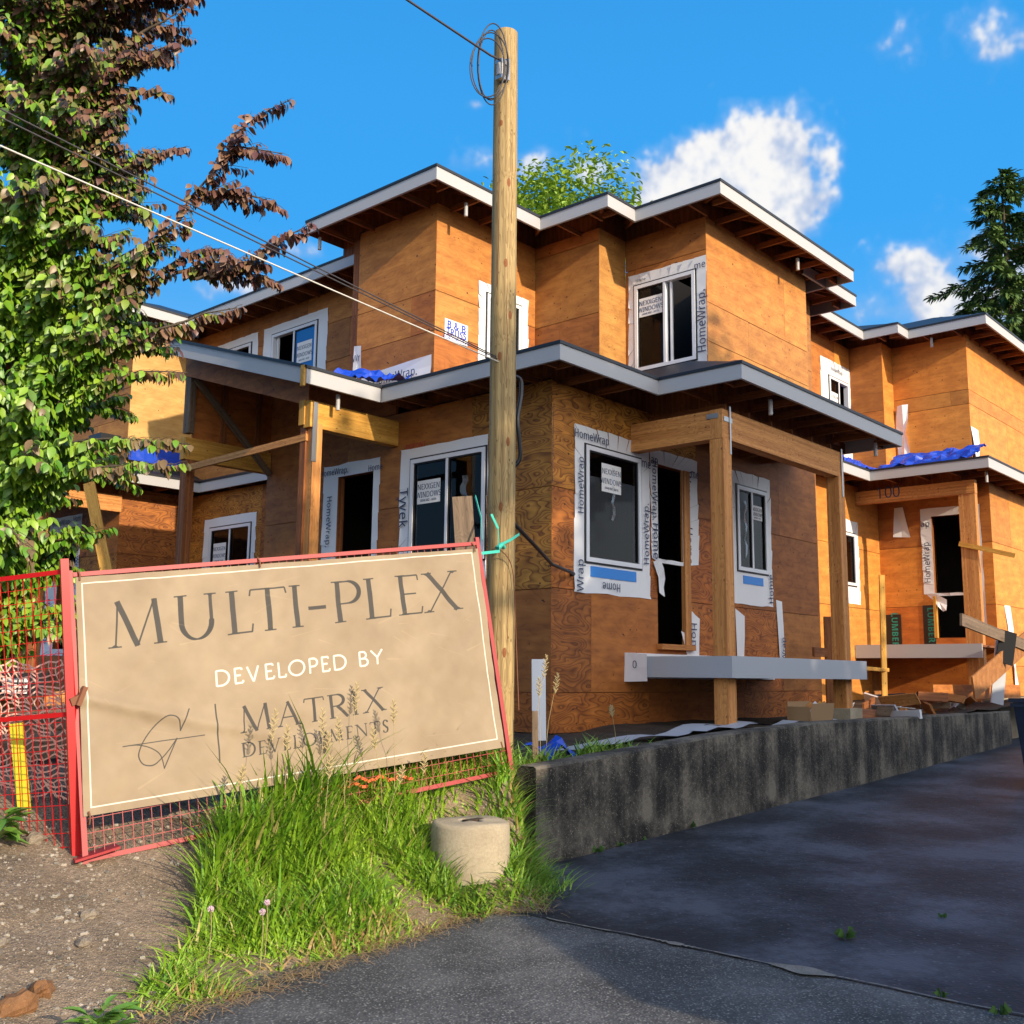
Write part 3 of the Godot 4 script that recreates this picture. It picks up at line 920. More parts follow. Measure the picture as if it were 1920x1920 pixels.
func tarp(house: Node3D, o: Vector3, a: Vector3, b: Vector3, rough: float) -> void:
	var st := mb()
	var n := 18
	var nn := a.cross(b).normalized()
	if nn.y < 0:
		nn = -nn
	var ht := func(i: int, j: int) -> Vector3:
		var p := o + a * (i / float(n)) + b * (j / float(n))
		return p + nn * rough * (1.5 * hump.get_noise_3dv(p * 14.0) + 1.2 * hump.get_noise_3dv(p * 45.0) + 0.2)
	for i in n:
		for j in n:
			quad(st, ht.call(i, j), ht.call(i, j + 1), ht.call(i + 1, j + 1), ht.call(i + 1, j))
	obj("blue_tarp", st, M.tarp, house)

func left_house() -> void:
	var h := thing("unfinished_house", "left house of the plywood row, set back behind the leafy tree and red fence", "house", Vector3.ZERO, "houses under construction in the row")
	var yj := [4.89, 5.49, 6.2]
	wall(h, Vector3(11.45, 0, -18.9), FRONT, 6.6, 3.6, 6.8, [Rect2(0.9, 5.1, 1.05, 1.25), Rect2(2.59, 5.1, 1.4, 1.25)], yj, ["ply_b", "ply_a", "ply_b"])
	var o := Vector3(11.45, 0, -18.9)
	wrap_ring(h, o, FRONT, Rect2(0.74, 4.8, 1.4, 1.7), Rect2(0.9, 5.1, 1.05, 1.25), [])
	window(h, o, FRONT, Rect2(0.92, 5.12, 1.01, 1.21), [0.5])
	wrap_ring(h, o, FRONT, Rect2(2.32, 4.8, 1.94, 1.71), Rect2(2.59, 5.1, 1.4, 1.25), [])
	window(h, o, FRONT, Rect2(2.61, 5.12, 1.36, 1.21), [0.5], {open = 0, film = 1, sticker = 1, at = Rect2(3.38, 5.62, 0.44, 0.4)})
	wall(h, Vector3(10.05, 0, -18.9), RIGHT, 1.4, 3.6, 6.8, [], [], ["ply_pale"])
	wall(h, Vector3(10.05, 0, -25), FRONT, 6.1, 3.6, 6.8, [], yj, PLY)
	eaves(h, [Vector2(9.45, -25), Vector2(9.45, -18.28), Vector2(10.83, -18.28), Vector2(10.83, -12.9)], 6.96, 1.7, [Vector2(16, -12.9), Vector2(16, -25)])
	# ground floor
	wall(h, Vector3(9.99, 0, -18.9), RIGHT, 1.5, -0.9, 3.5, [], [1.01, 2.23], PLY_RED)
	wall(h, Vector3(11.5, 0, -18.9), FRONT, 5.4, -0.9, 3.5, [Rect2(0.75, 1.5, 1.4, 1.3)], [1.01, 2.1], PLY_RED)
	wrap_ring(h, Vector3(11.5, 0, -18.9), FRONT, Rect2(0.55, 1.2, 1.75, 1.78), Rect2(0.75, 1.5, 1.4, 1.3), [])
	window(h, Vector3(11.5, 0, -18.9), FRONT, Rect2(0.77, 1.52, 1.36, 1.27), [0.5], {sticker = 0, at = Rect2(0.9, 2.08, 0.42, 0.4)})
	var w := Vector3(9.99, 0, -25.0)
	wall(h, w, FRONT, 6.1, -0.9, 3.5, [Rect2(3.75, 0.43, 0.72, 2.45), Rect2(1.15, 1.3, 1.05, 1.45)], [1.01, 2.23], PLY_RED)
	wrap_ring(h, w, FRONT, Rect2(3.27, 0.3, 1.35, 2.82), Rect2(3.75, 0.43, 0.72, 2.45), [["HomeWrap", 3.75, 3.0, 0.11, 0], ["Hom", 4.45, 3.03, 0.11, 0], ["HomeWrap", 3.5, 2.3, 0.15, -1], ["HomeWrap", 3.45, 1.0, 0.13, -1], ["HomeWrap", 4.55, 2.3, 0.12, -1]])
	wrap_ring(h, w, FRONT, Rect2(1.0, 0.95, 1.37, 2.07), Rect2(1.15, 1.3, 1.05, 1.45), [["HomeWrap", 1.6, 2.9, 0.1, 0]])
	window(h, w, FRONT, Rect2(1.17, 1.32, 1.01, 1.41), [0.5], {sticker = 1, at = Rect2(1.72, 1.9, 0.4, 0.35)})
	var bt := mb()
	slab(bt, w + Vector3(-0.016, 0, 0), FRONT, UP, Vector3(-1, 0, 0), rect(1.2, 1.15, 2.2, 1.27), 0.008)
	obj("blue_flashing_tape", bt, M.blue_tape, h)
	eaves(h, [Vector2(7.95, -25), Vector2(7.95, -18.25), Vector2(11.27, -18.25), Vector2(11.27, -13.6)], 3.69, 1.6, [Vector2(14, -13.6), Vector2(14, -25)], true, M.shingle)
	timber(h, "beam", Vector3(8.4, 3.0, -18.97), Vector3(9.98, 3.32, -18.83), "lumber")
	timber(h, "post", Vector3(8.4, -0.8, -18.97), Vector3(8.55, 3.0, -18.82), "lumber_brown", "right post of the left house's porch")
	timber(h, "post", Vector3(8.85, -0.8, -20.0), Vector3(9.05, 3.3, -19.8), "lumber")
	timber(h, "shingle_bundle", Vector3(9.2, 4.22, -18.75), Vector3(9.6, 4.34, -18.3), "black_plastic")
	tarp(h, Vector3(10.06, 4.36, -18.86), Vector3(1.38, -0.02, 0), Vector3(0, -0.32, 0.04), 0.008)
	timber(h, "floor", Vector3(10.1, 0.3, -25), Vector3(16, 0.42, -18.95), "dark_interior")
	timber(h, "floor", Vector3(11.6, 0.3, -18.94), Vector3(16, 0.42, -13.6), "dark_interior")
	timber(h, "floor", Vector3(11.6, 3.4, -18.94), Vector3(16, 3.55, -12.5), "dark_interior")
	timber(h, "floor", Vector3(10.15, 3.4, -25), Vector3(16, 3.55, -18.95), "dark_interior")
	timber(h, "back_wall", Vector3(16, -1, -25), Vector3(16.1, 7.6, -12.5), "dark_interior")
	timber(h, "back_wall", Vector3(10.1, -1, -25.12), Vector3(16.1, 7.6, -25.02), "dark_interior")

func right_house() -> void:
	var h := thing("unfinished_house", "right house of the row, sunlit orange plywood, with a blue tarp on its low roof", "house", Vector3.ZERO, "houses under construction in the row")
	# upper walls
	wall(h, Vector3(17.5, 0, -9.52), RIGHT, 4.4, 3.9, 7.25, [Rect2(3.3, 5.0, 1.0, 1.42)], [5.31], ["ply_sunlit", "ply_sunlit_red"])
	var o := Vector3(17.5, 0, -9.52)
	wrap_ring(h, o, RIGHT, Rect2(2.95, 4.6, 1.5, 2.16), Rect2(3.3, 5.0, 1.0, 1.42), [["HomeWrap", 3.7, 6.58, 0.08, 0], ["HomeWrap", 4.37, 5.7, 0.07, -1]])
	window(h, o, RIGHT, Rect2(3.32, 5.02, 0.96, 1.38), [0.5], {sticker = 0, at = Rect2(3.4, 5.72, 0.36, 0.36), open = 1})
	wall(h, Vector3(21.9, 0, -9.52), FRONT, 0.74, 3.9, 7.25, [], [5.74, 5.3], ["ply_sunlit_red", "ply_sunlit"])
	wall(h, Vector3(21.9, 0, -8.78), RIGHT, 0.57, 3.9, 7.25, [], [], ["ply_sunlit"])
	wall(h, Vector3(22.47, 0, -8.78), FRONT, 1.59, 3.9, 7.25, [], [5.74, 6.05], ["ply_sunlit", "ply_sunlit", "ply_sunlit_red"])
	wall(h, Vector3(22.47, 0, -7.19), RIGHT, 9.5, 3.9, 7.25, [], [5.74, 6.05], ["ply_sunlit", "ply_sunlit"])
	eaves(h, [Vector2(18.2, -8.91), Vector2(21.28, -8.91), Vector2(21.28, -8.16), Vector2(21.83, -8.16), Vector2(21.83, -6.57), Vector2(32.0, -6.57)], 7.38, 1.6, [Vector2(32, -14), Vector2(18.2, -14)])
	stub(h, Vector3(22.05, 7.17, -7.75))
	wrap_scrap(h, Vector3(22.47, 0, -8.78), FRONT, [Vector2(0.02, 5.5), Vector2(0.1, 5.9), Vector2(0.32, 5.92), Vector2(0.28, 5.3), Vector2(0.35, 4.6), Vector2(0.08, 4.5)], [], 0.12)
	wrap_scrap(h, Vector3(22.47, 0, -7.19), RIGHT, [Vector2(0.0, 5.25), Vector2(0.3, 5.2), Vector2(0.32, 4.5), Vector2(0.02, 4.55)], [], 0.08)
	# lower walls
	wall(h, Vector3(16.46, 0, -9.05), RIGHT, 5.54, -0.6, 3.95, [Rect2(3.4, 1.85, 0.9, 1.1)], [0.25, 1.43, 2.65], ["ply_sunlit", "osb", "ply_sunlit"])
	wrap_ring(h, Vector3(16.46, 0, -9.05), RIGHT, Rect2(3.36, 1.5, 1.1, 1.7), Rect2(3.6, 1.85, 0.7, 1.1), [])
	window(h, Vector3(16.46, 0, -9.05), RIGHT, Rect2(3.6, 1.87, 0.68, 1.06), [])
	var d := Vector3(22.0, 0, -9.05)
	wall(h, d, FRONT, 2.3, -0.3, 3.95, [Rect2(1.12, 0.85, 0.72, 2.5)], [1.5, 2.74], ["ply_sunlit_red", "ply_sunlit"])
	wrap_ring(h, d, FRONT, Rect2(0.9, 1.75, 1.2, 1.77), Rect2(1.12, 1.7, 0.72, 1.65), [["HomeWrap", 1.0, 2.4, 0.12, 1], ["HomeWrap", 1.95, 2.2, 0.15, 1], ["ap", 1.0, 3.2, 0.12, 0], ["Home", 1.95, 3.0, 0.13, 1]])
	wrap_scrap(h, d, FRONT, [Vector2(0.95, 1.75), Vector2(1.15, 1.75), Vector2(1.36, 1.62), Vector2(1.35, 1.4), Vector2(1.28, 1.38), Vector2(1.1, 1.6)], [], 0.06)
	wrap_scrap(h, d, FRONT, [Vector2(1.86, 1.75), Vector2(2.12, 1.75), Vector2(2.12, 1.1), Vector2(1.98, 1.02), Vector2(1.9, 1.2)], [], 0.06)
	wrap_scrap(h, d, FRONT, [Vector2(0.36, 3.6), Vector2(0.55, 3.6), Vector2(0.68, 2.95), Vector2(0.32, 2.98)], [], 0.04)
	timber(h, "door_jamb", Vector3(21.95, 0.85, -7.96), Vector3(22.03, 1.7, -7.9), "lumber_yellow")
	for q in [[0.05, 0.4, 1.35], [0.86, 1.1, 1.52]]:
		var gp := mb()
		slab(gp, d + Vector3(-0.015, 0, 0), FRONT, UP, Vector3(-1, 0, 0), rect(q[0], 0.72, q[1], q[2]), 0.005)
		var pr := obj("green_printed_wrap", gp, M.black_plastic, h)
		words(pr, "LUMBER", d, FRONT, (q[0] + q[1]) * 0.5 + 0.04, (0.72 + q[2]) * 0.5, 0.13, -1, M.ink_teal, 0.022, true)
	wall(h, Vector3(22.0, 0, -6.75), RIGHT, 9.9, -0.3, 3.95, [], [0.3, 1.5, 2.74], ["ply_sunlit", "ply_sunlit"])
	wrap_scrap(h, Vector3(22.0, 0, -6.75), RIGHT, [Vector2(0.5, 1.5), Vector2(0.75, 1.5), Vector2(0.95, 0.6), Vector2(1.0, -0.2), Vector2(0.8, -0.2), Vector2(0.7, 0.7)], [], 0.06)
	wrap_scrap(h, Vector3(16.46, 0, -9.05), RIGHT, [Vector2(0.2, 3.6), Vector2(0.62, 3.6), Vector2(0.7, 3.1), Vector2(0.9, 2.9), Vector2(0.6, 2.65), Vector2(0.3, 3.0)], [], 0.1)
	eaves(h, [Vector2(16.6, -8.47), Vector2(20.26, -8.47), Vector2(20.26, -6.2), Vector2(32, -6.2)], 4.11, 1.5, [Vector2(32, -9.4), Vector2(16.6, -9.6)], true, M.shingle, 0.2)
	stub(h, Vector3(20.75, 3.92, -6.4))
	tarp(h, Vector3(21.5, 4.36, -8.9), Vector3(0.1, 0.02, 2.0), Vector3(0.9, 0.42, 0.0), 0.1)
	tarp(h, Vector3(18.9, 4.2, -8.75), Vector3(2.6, 0.12, 0.0), Vector3(0.1, 0.34, -0.7), 0.1)
	timber(h, "beam", Vector3(20.84, 3.56, -9.04), Vector3(20.98, 3.82, -6.66), "lumber")
	words(h, "100", Vector3(20.839, 0, -8.7), FRONT, 0.35, 3.74, 0.22, 0, M.ink, 0.001)
	timber(h, "post", Vector3(20.86, -0.3, -6.98), Vector3(21.0, 3.56, -6.67), "lumber", "post of the sunlit porch")
	stick(h, "nailed_block", Vector3(20.83, 2.6, -7.0), Vector3(20.83, 2.3, -6.0), 0.09, 0.038, "lumber_yellow")
	timber(h, "deck_band", Vector3(20.56, 0.42, -9.04), Vector3(20.6, 0.68, -6.6), "fascia", "pale face board of the sunlit porch deck")
	timber(h, "deck", Vector3(20.61, 0.62, -9.03), Vector3(21.98, 0.66, -6.62), "lumber_brown")
	timber(h, "deck_leg", Vector3(20.8, -0.4, -6.95), Vector3(20.95, 0.42, -6.75), "lumber")
	timber(h, "foundation", Vector3(16.5, -1.4, -12), Vector3(31.9, -0.28, -9.1), "concrete")
	timber(h, "foundation", Vector3(22.05, -1.4, -9.08), Vector3(31.9, -0.28, -6.8), "concrete")
	timber(h, "floor", Vector3(22.1, 0.6, -12), Vector3(31.9, 0.72, -6.86), "dark_interior")
	timber(h, "floor", Vector3(17.5, 3.7, -12), Vector3(31.9, 3.86, -9.2), "dark_interior")
	timber(h, "inner_wall", Vector3(24.2, 0.72, -12), Vector3(24.3, 3.7, -6.9), "dark_interior")
	timber(h, "back_wall", Vector3(16.5, -1, -12.2), Vector3(31.9, 8.0, -12.1), "dark_interior")
	timber(h, "back_wall", Vector3(31.9, -1, -12), Vector3(32, 8.0, -6.8), "dark_interior")
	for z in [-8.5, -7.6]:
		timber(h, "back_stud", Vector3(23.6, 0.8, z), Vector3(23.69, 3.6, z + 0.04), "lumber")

# ------------------------------------------------------------------ ground
var hump := FastNoiseLite.new()

func drive_y(x: float) -> float:
	return -1.6 + maxf(0.0, x - 5.0) * 0.036

func road_y(x: float, z: float) -> float:
	return drive_y(x) + hump.get_noise_2d(x * 4.0, z * 4.0) * 0.01

func edge_z(x: float) -> float:      # where the asphalt meets the verge
	if x < 5.4:
		return -4.58 - (x - 2.86) * 0.185
	if x < 5.75:
		return lerpf(-5.05, -4.74, (x - 5.4) / 0.35)
	return lerpf(-4.74, -5.85, clampf((x - 5.75) / 1.05, 0, 1))

func fence_z(x: float) -> float:
	return -6.56 + (x - 3.39) * 0.318 if x > 3.39 else -6.56 + (x - 3.39) * 0.05

func verge_y(x: float, z: float) -> float:
	var d := edge_z(x) - z + hump.get_noise_2d(x * 2.0, z * 2.0) * 0.12
	var df := maxf(0.35, edge_z(x) - fence_z(x))
	var r := lerpf(0.42, 0.78, clampf((x - 3.4) / 2.9, 0, 1)) if x > 3.4 else 0.42
	var t := d / df
	var y := drive_y(x) - 0.035
	if t > 0.0:
		y += minf(t, 1.0) * 0.04 + r * (pow(minf(t, 1.0), 1.25))
	else:
		y += maxf(-0.05, t * 0.2)
	if t > 1.0:
		y += minf(1.0, (d - df) / 1.6) * (-0.76 - (drive_y(x) + 0.005 + r))
	y = lerpf(y, minf(y, -1.36), smoothstep(0.58, 0.3, Vector2(x - 5.68, z + 5.41).length()))
	y += hump.get_noise_2d(x * 9.0, z * 9.0) * 0.03 * clampf(t * 3.0, 0, 1) + hump.get_noise_2d(x * 40.0, z * 40.0) * 0.012 * clampf(t * 3.0, 0, 1)
	return y

func planter_y(x: float, z: float) -> float:
	return lerpf(-0.82, -0.58, clampf((x - 7.0) / 4.0, 0, 1)) + hump.get_noise_2d(x * 6.0, z * 6.0) * 0.05 + maxf(0.0, x - 15.0) * 0.03

func sheet(called: String, f: Callable, x0: float, x1: float, z0: float, z1: float, step: float, m: Material) -> MeshInstance3D:
	var st := mb(true)
	var nx := int((x1 - x0) / step)
	var nz := int((z1 - z0) / step)
	var dx := (x1 - x0) / nx
	var dz := (z1 - z0) / nz
	for i in nx + 1:
		for j in nz + 1:
			var x := x0 + i * dx
			var z := z0 + j * dz
			st.set_uv(Vector2(x, z))
			st.add_vertex(Vector3(x, f.call(x, z), z))
	for i in nx:
		for j in nz:
			var a := i * (nz + 1) + j
			for k in [a, a + nz + 1, a + 1, a + 1, a + nz + 1, a + nz + 2]:
				st.add_index(k)
	st.generate_normals()
	var o := put(called, st.commit(), m)
	o.set_meta("kind", "structure")
	return o

func build_ground() -> void:
	hump.seed = 5
	hump.frequency = 0.13
	var st := mb()
	quad(st, Vector3(-500, -1.95, 500), Vector3(-500, -1.95, -500), Vector3(500, -1.95, -500), Vector3(500, -1.95, 500))
	struct("ground", st, M.soil_dark)
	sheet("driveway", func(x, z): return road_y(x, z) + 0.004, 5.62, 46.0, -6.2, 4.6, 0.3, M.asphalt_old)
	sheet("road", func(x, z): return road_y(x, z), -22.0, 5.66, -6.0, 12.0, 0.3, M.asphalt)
	sheet("verge", func(x, z): return verge_y(x, z), 0.0, 6.92, -8.6, -4.0, 0.045, M.soil)
	sheet("building_site", func(x, z): return verge_y(minf(x, 6.3), z) - 0.01, -14.0, 9.6, -34.0, -8.55, 0.3, M.soil_dark)
	sheet("building_site", func(x, z): return verge_y(x, z) - 0.01, -14.0, 0.03, -8.6, -4.0, 0.3, M.soil)
	sheet("planting_bed", func(x, z): return planter_y(x, z), 6.86, 24.0, -9.2, -5.92, 0.1, M.soil_dark)
	# worn silt along the seam between road and driveway
	var sm := mb()
	var z := -4.65
	var last := 0.01
	while z < -1.6:
		var nz := z + 0.04
		var wd := 0.012 + 0.02 * absf(hump.get_noise_2d(z * 30.0, 4.0)) + 0.05 * exp(-pow((nz + 3.66) / 0.12, 2.0)) + 0.13 * exp(-pow((nz + 2.83) / 0.13, 2.0)) + 0.02 * hump.get_noise_2d(z * 80.0, 9.0)
		wd = maxf(wd * 0.55, 0.003)
		var mx := 5.62 + 0.03 * hump.get_noise_2d(z * 9.0, 1.0)
		var m2 := 5.62 + 0.03 * hump.get_noise_2d(nz * 9.0, 1.0)
		var y0 := road_y(mx, z) + 0.012
		var y1 := road_y(m2, nz) + 0.012
		quad(sm, Vector3(mx - last, y0, z), Vector3(m2 - wd, y1, nz), Vector3(m2 + wd, y1, nz), Vector3(mx + last, y0, z))
		if hump.get_noise_2d(z * 22.0, 31.0) < -0.12 and wd < 0.03:
			wd = 0.0015
		last = wd
		z = nz
	struct("silt_seam", sm, M.silt)

# ------------------------------------------------------------------ retaining wall, pole, fence
func retaining_wall() -> void:
	var w := thing("retaining_wall", "long low stained concrete retaining wall beside the dark driveway", "wall")
	var xs: Array = []
	var n := 60
	for i in n + 1:
		xs.append(6.8 + 12.9 * i / n)
	var top := func(x: float) -> float:
		return lerpf(-0.74, -0.56, clampf((x - 6.8) / 3.2, 0, 1)) + 0.05 * clampf((x - 10.0) / 2.0, 0, 1) + hump.get_noise_2d(x * 12.0, 3.0) * 0.012
	var face := func(x: float) -> float:
		return -5.75 - 0.012 * (x - 6.8) + 0.06 * sin((x - 6.8) * 0.25)
	var st := mb()
	var c := 0.022
	for i in n:
		var a: float = xs[i]
		var b: float = xs[i + 1]
		var ta: float = top.call(a)
		var tb: float = top.call(b)
		var fa: float = face.call(a)
		var fb: float = face.call(b)
		var l := drive_y(a) - 0.4
		quad(st, Vector3(a, l, fa), Vector3(a, ta - c, fa), Vector3(b, tb - c, fb), Vector3(b, l, fb))
		quad(st, Vector3(a, ta - c, fa), Vector3(a, ta, fa - c), Vector3(b, tb, fb - c), Vector3(b, tb - c, fb))
		quad(st, Vector3(a, ta, fa - c), Vector3(a, ta, fa - 0.21), Vector3(b, tb, fb - 0.21), Vector3(b, tb, fb - c))
		quad(st, Vector3(a, ta, fa - 0.21), Vector3(a, l, fa - 0.21), Vector3(b, l, fb - 0.21), Vector3(b, tb, fb - 0.21))
	var t0: float = top.call(6.8)
	quad(st, Vector3(6.8, -2, -5.96), Vector3(6.8, t0, -5.96), Vector3(6.8, t0 - 0.01, -5.752), Vector3(6.8, -2, -5.75))
	obj("wall_body", st, M.wall_concrete, w)
	var e := thing("concrete_block", "short broken concrete stub beside the end of the retaining wall", "concrete block", Vector3(6.62, -1.5, -5.98))
	var bs := mb()
	boxv(bs, Vector3(0, 0.25, 0), Vector3(0.09, 0, 0.03), Vector3(0.01, 0.3, 0), Vector3(-0.03, 0, 0.1))
	obj("block_body", bs, M.wall_concrete, e)

func pipe_drum() -> void:
	var t := thing("concrete_cylinder", "squat pale concrete cylinder with a dark slot in its top, in the grass", "concrete cylinder", Vector3(5.68, -1.36, -5.41))
	var st := mb(true)
	var prof := [[0.282, -0.06], [0.284, 0.1], [0.28, 0.3], [0.272, 0.325], [0.25, 0.334], [0.1, 0.334], [0.06, 0.334], [0.06, 0.2]]
	var n := 40
	for i in prof.size() - 1:
		for k in n:
			var q: Array = []
			for s in [[i, k], [i + 1, k], [i + 1, k + 1], [i, k + 1]]:
				var a: float = TAU * s[1] / n
				var r: float = prof[s[0]][0] * (1.0 + 0.012 * sin(a * 5.0 + s[0]))
				q.append(Vector3(cos(a) * r, prof[s[0]][1] + 0.006 * sin(a * 3.0 + r * 9.0), sin(a) * r))
			quad(st, q[0], q[3], q[2], q[1])
	obj("drum", st, M.concrete, t)
	var sl := mb()
	box(sl, Vector3(-0.07, 0.325, -0.02), Vector3(0.1, 0.342, 0.035))
	obj("slot", sl, M.soil_dark, t)

func pole() -> void:
	var t := thing("utility_pole", "tall round weathered wooden service pole in front of the corner house", "pole", Vector3(7.07, -1.0, -6.4))
	var st := mb(true)
	var n := 28
	var rows := 36
	for i in rows:
		for k in n:
			var q: Array = []
			for s in [[i, k], [i + 1, k], [i + 1, k + 1], [i, k + 1]]:
				var f: float = float(s[0]) / rows
				var a: float = TAU * s[1] / n
				var r: float = lerpf(0.129, 0.114, f) * (1.0 + 0.012 * hump.get_noise_2d(cos(a) * 20.0 + f * 30.0, sin(a) * 20.0 + f * 12.0))
				q.append([Vector3(cos(a) * r - 0.03 * f, 7.19 * f, sin(a) * r), Vector2(7.19 * f, 0.125 * a)])
			for j in [0, 3, 2, 0, 2, 1]:
				vtx(st, q[j][0], q[j][1])
	obj("shaft", st, M.pole_wood, t)
	var cs := mb()
	for k in n:
		var a := TAU * k / n
		var b := TAU * (k + 1) / n
		vtx(cs, Vector3(-0.03, 7.215, 0), Vector2.ZERO); vtx(cs, Vector3(cos(a) * 0.114 - 0.03, 7.19, sin(a) * 0.114), Vector2.ONE); vtx(cs, Vector3(cos(b) * 0.114 - 0.03, 7.19, sin(b) * 0.114), Vector2.ONE)
	obj("end_grain", cs, M.lumber_grey, t)
	# checks (long drying cracks) and knots
	for q in [[0.3, 1.3, 2.6], [0.9, 2.2, 3.2], [0.55, 3.6, 5.4], [1.3, 4.6, 6.4], [0.2, 5.2, 6.2], [1.05, 0.9, 1.9]]:
		var ck := mb(true)
		var pts: Array = []
		for i in 12:
			var y := lerpf(q[1], q[2], i / 11.0)
			var a: float = PI * 0.5 + q[0] + 0.05 * sin(i * 1.7)
			var r := lerpf(0.129, 0.114, y / 7.19) + 0.0005
			pts.append(Vector3(cos(a) * r - 0.03 * y / 7.19, y, sin(a) * r))
		tube(ck, pts, 0.003, 0.001, 5)
		obj("crack", ck, M.rust, t, true)
	for q in [[0.55, 1.2], [0.9, 2.5], [0.4, 3.1], [1.1, 3.9], [0.7, 4.8], [0.5, 5.6], [1.2, 6.2], [0.3, 4.3]]:
		var kn := mb()
		var a: float = PI * 0.5 + q[0]
		var r := lerpf(0.129, 0.114, q[1] / 7.19)
		var c := Vector3(cos(a) * r - 0.004 * q[1], q[1], sin(a) * r)
		for s in 10:
			var b0 := TAU * s / 10
			var b1 := TAU * (s + 1) / 10
			var X := Vector3(-sin(a), 0, cos(a)) * 0.018
			var Y := Vector3(0, 0.045, 0)
			var O := Vector3(cos(a), 0, sin(a)) * 0.004
			vtx(kn, c + O, Vector2.ZERO); vtx(kn, c + X * cos(b0) + Y * sin(b0), Vector2.ONE); vtx(kn, c + X * cos(b1) + Y * sin(b1), Vector2.ONE)
		obj("knot", kn, M.lumber_brown, t)
	var br := mb()   # insulator bracket near the top
	box(br, Vector3(-0.2, 6.62, 0.02), Vector3(-0.1, 6.66, 0.1))
	box(br, Vector3(-0.2, 6.78, 0.02), Vector3(-0.1, 6.82, 0.1))
	box(br, Vector3(-0.13, 6.62, 0.0), Vector3(-0.1, 6.84, 0.12))
	obj("bracket", br, M.steel, t)
	var ins := mb(true)
	tube(ins, [Vector3(-0.17, 6.66, 0.06), Vector3(-0.17, 6.7, 0.06), Vector3(-0.17, 6.74, 0.06), Vector3(-0.17, 6.78, 0.06)], 0.04, 0.04, 12)
	obj("insulator", ins, M.fascia, t, true)
	# the cable coil, the drop line and the black conduit that climbs the right side
	var coil := thing("cable_coil", "coil of dark cable hung beside the top of the pole", "cable")
	for c in [[0.0, 0.16, 0.34], [0.03, 0.13, 0.42], [-0.04, 0.15, 0.3], [0.01, 0.11, 0.36]]:
		var cst := mb(true)
		var pts: Array = []
		for i in 33:
			var a := TAU * i / 32.0
			pts.append(Vector3(6.78 + c[0] + cos(a) * c[1] * 0.75, 5.72 + c[0] + sin(a) * c[2], -6.36 + cos(a) * c[1] * 0.8))
		tube(cst, pts, 0.0065, 0.0065, 6)
		obj("loop", cst, M.wire_dark, coil, true)
	cable("overhead_line", "dark twisted line rising from the pole top to the upper left", [Vector3(6.93, 5.83, -6.34), Vector3(6.72, 5.77, -6.3)], Vector3(-13.9, 6.57, -6.9), 0.0, 0.011, "wire_dark")
	cable("service_wire", "pale single wire crossing in front of the left house to the pole", [Vector3(6.95, 2.85, -6.36)], Vector3(-13.4, 4.38, -6.36), 0.05, 0.006, "wire_white")
	cable("service_wire", "upper of the two dark wires crossing in front of the left house to the pole", [Vector3(6.95, 2.9, -6.38)], Vector3(-13.6, 5.06, -5.93), 0.05, 0.0055, "wire_dark")
	cable("service_wire", "lower of the two dark wires crossing in front of the left house to the pole", [Vector3(6.95, 2.88, -6.37)], Vector3(-13.6, 4.95, -5.95), 0.07, 0.0055, "wire_dark")
	var cd := mb(true)
	tube(cd, smooth_path([Vector3(7.16, 2.78, -6.42), Vector3(7.27, 2.76, -6.38), Vector3(7.28, 2.62, -6.37), Vector3(7.21, 2.36, -6.35), Vector3(7.24, 2.15, -6.35), Vector3(7.26, 1.98, -6.37), Vector3(7.18, 1.86, -6.45)]), 0.02, 0.02, 10)
	tag(obj("conduit_loop", cd, M.black_plastic, null, true), "short black conduit bowed against the right side of the pole", "conduit")
	var cc := mb(true)
	tube(cc, smooth_path([Vector3(7.15, 1.55, -6.5), Vector3(7.4, 1.46, -6.6), Vector3(8.2, 1.3, -6.95), Vector3(9.0, 1.22, -7.4), Vector3(9.78, 1.2, -7.72), Vector3(9.84, 1.19, -7.81)]), 0.02, 0.02, 10)
	tag(obj("black_cable", cc, M.black_plastic, null, true), "thick black cable drooping from the pole to the wall by the corner window", "cable")
	var tl := mb(true)
	tube(tl, smooth_path([Vector3(9.45, 3.2, -7.75), Vector3(9.47, 2.7, -7.78), Vector3(9.49, 2.25, -7.8)]), 0.004, 0.004, 5)
	tag(obj("thin_cord", tl, M.wire_dark, null, true), "thin dark cord hanging down the house corner", "cord")
	# teal tie tape, offcut of wood and loose cords where the fence is tied to the pole
	var tt := thing("tie_tape", "teal plastic tape knotted round the pole and the fence corner", "tape")
	for q in [[Vector3(6.3, 0.99, -5.93), Vector3(6.6, 1.04, -6.0), Vector3(6.86, 1.13, -6.25)], [Vector3(6.86, 1.13, -6.25), Vector3(6.84, 1.28, -6.24), Vector3(6.76, 1.4, -6.25)], [Vector3(6.86, 1.13, -6.25), Vector3(7.02, 1.2, -6.25), Vector3(7.17, 1.27, -6.28)], [Vector3(6.33, 1.1, -5.95), Vector3(6.42, 1.3, -6.05), Vector3(6.5, 1.52, -6.2)]]:
		var ts := mb()
		for i in 2:
			board(ts, q[i], q[i + 1], 0.024, 0.004)
		obj("strip", ts, M.teal_tape, tt)
	var kn2 := mb(true)
	tube(kn2, [Vector3(6.82, 1.1, -6.23), Vector3(6.87, 1.14, -6.22), Vector3(6.92, 1.12, -6.24)], 0.025, 0.02, 7)
	obj("knot", kn2, M.teal_tape, tt, true)
	var os := mb()
	board(os, Vector3(6.42, 0.6, -6.18), Vector3(6.36, 1.5, -6.22), 0.17, 0.03, Vector3(0.7, 0, 0.7))
	tag(obj("wood_offcut", os, M.lumber_grey), "grey wood offcut upright between the banner corner and the pole", "wood")
	var cord := mb(true)
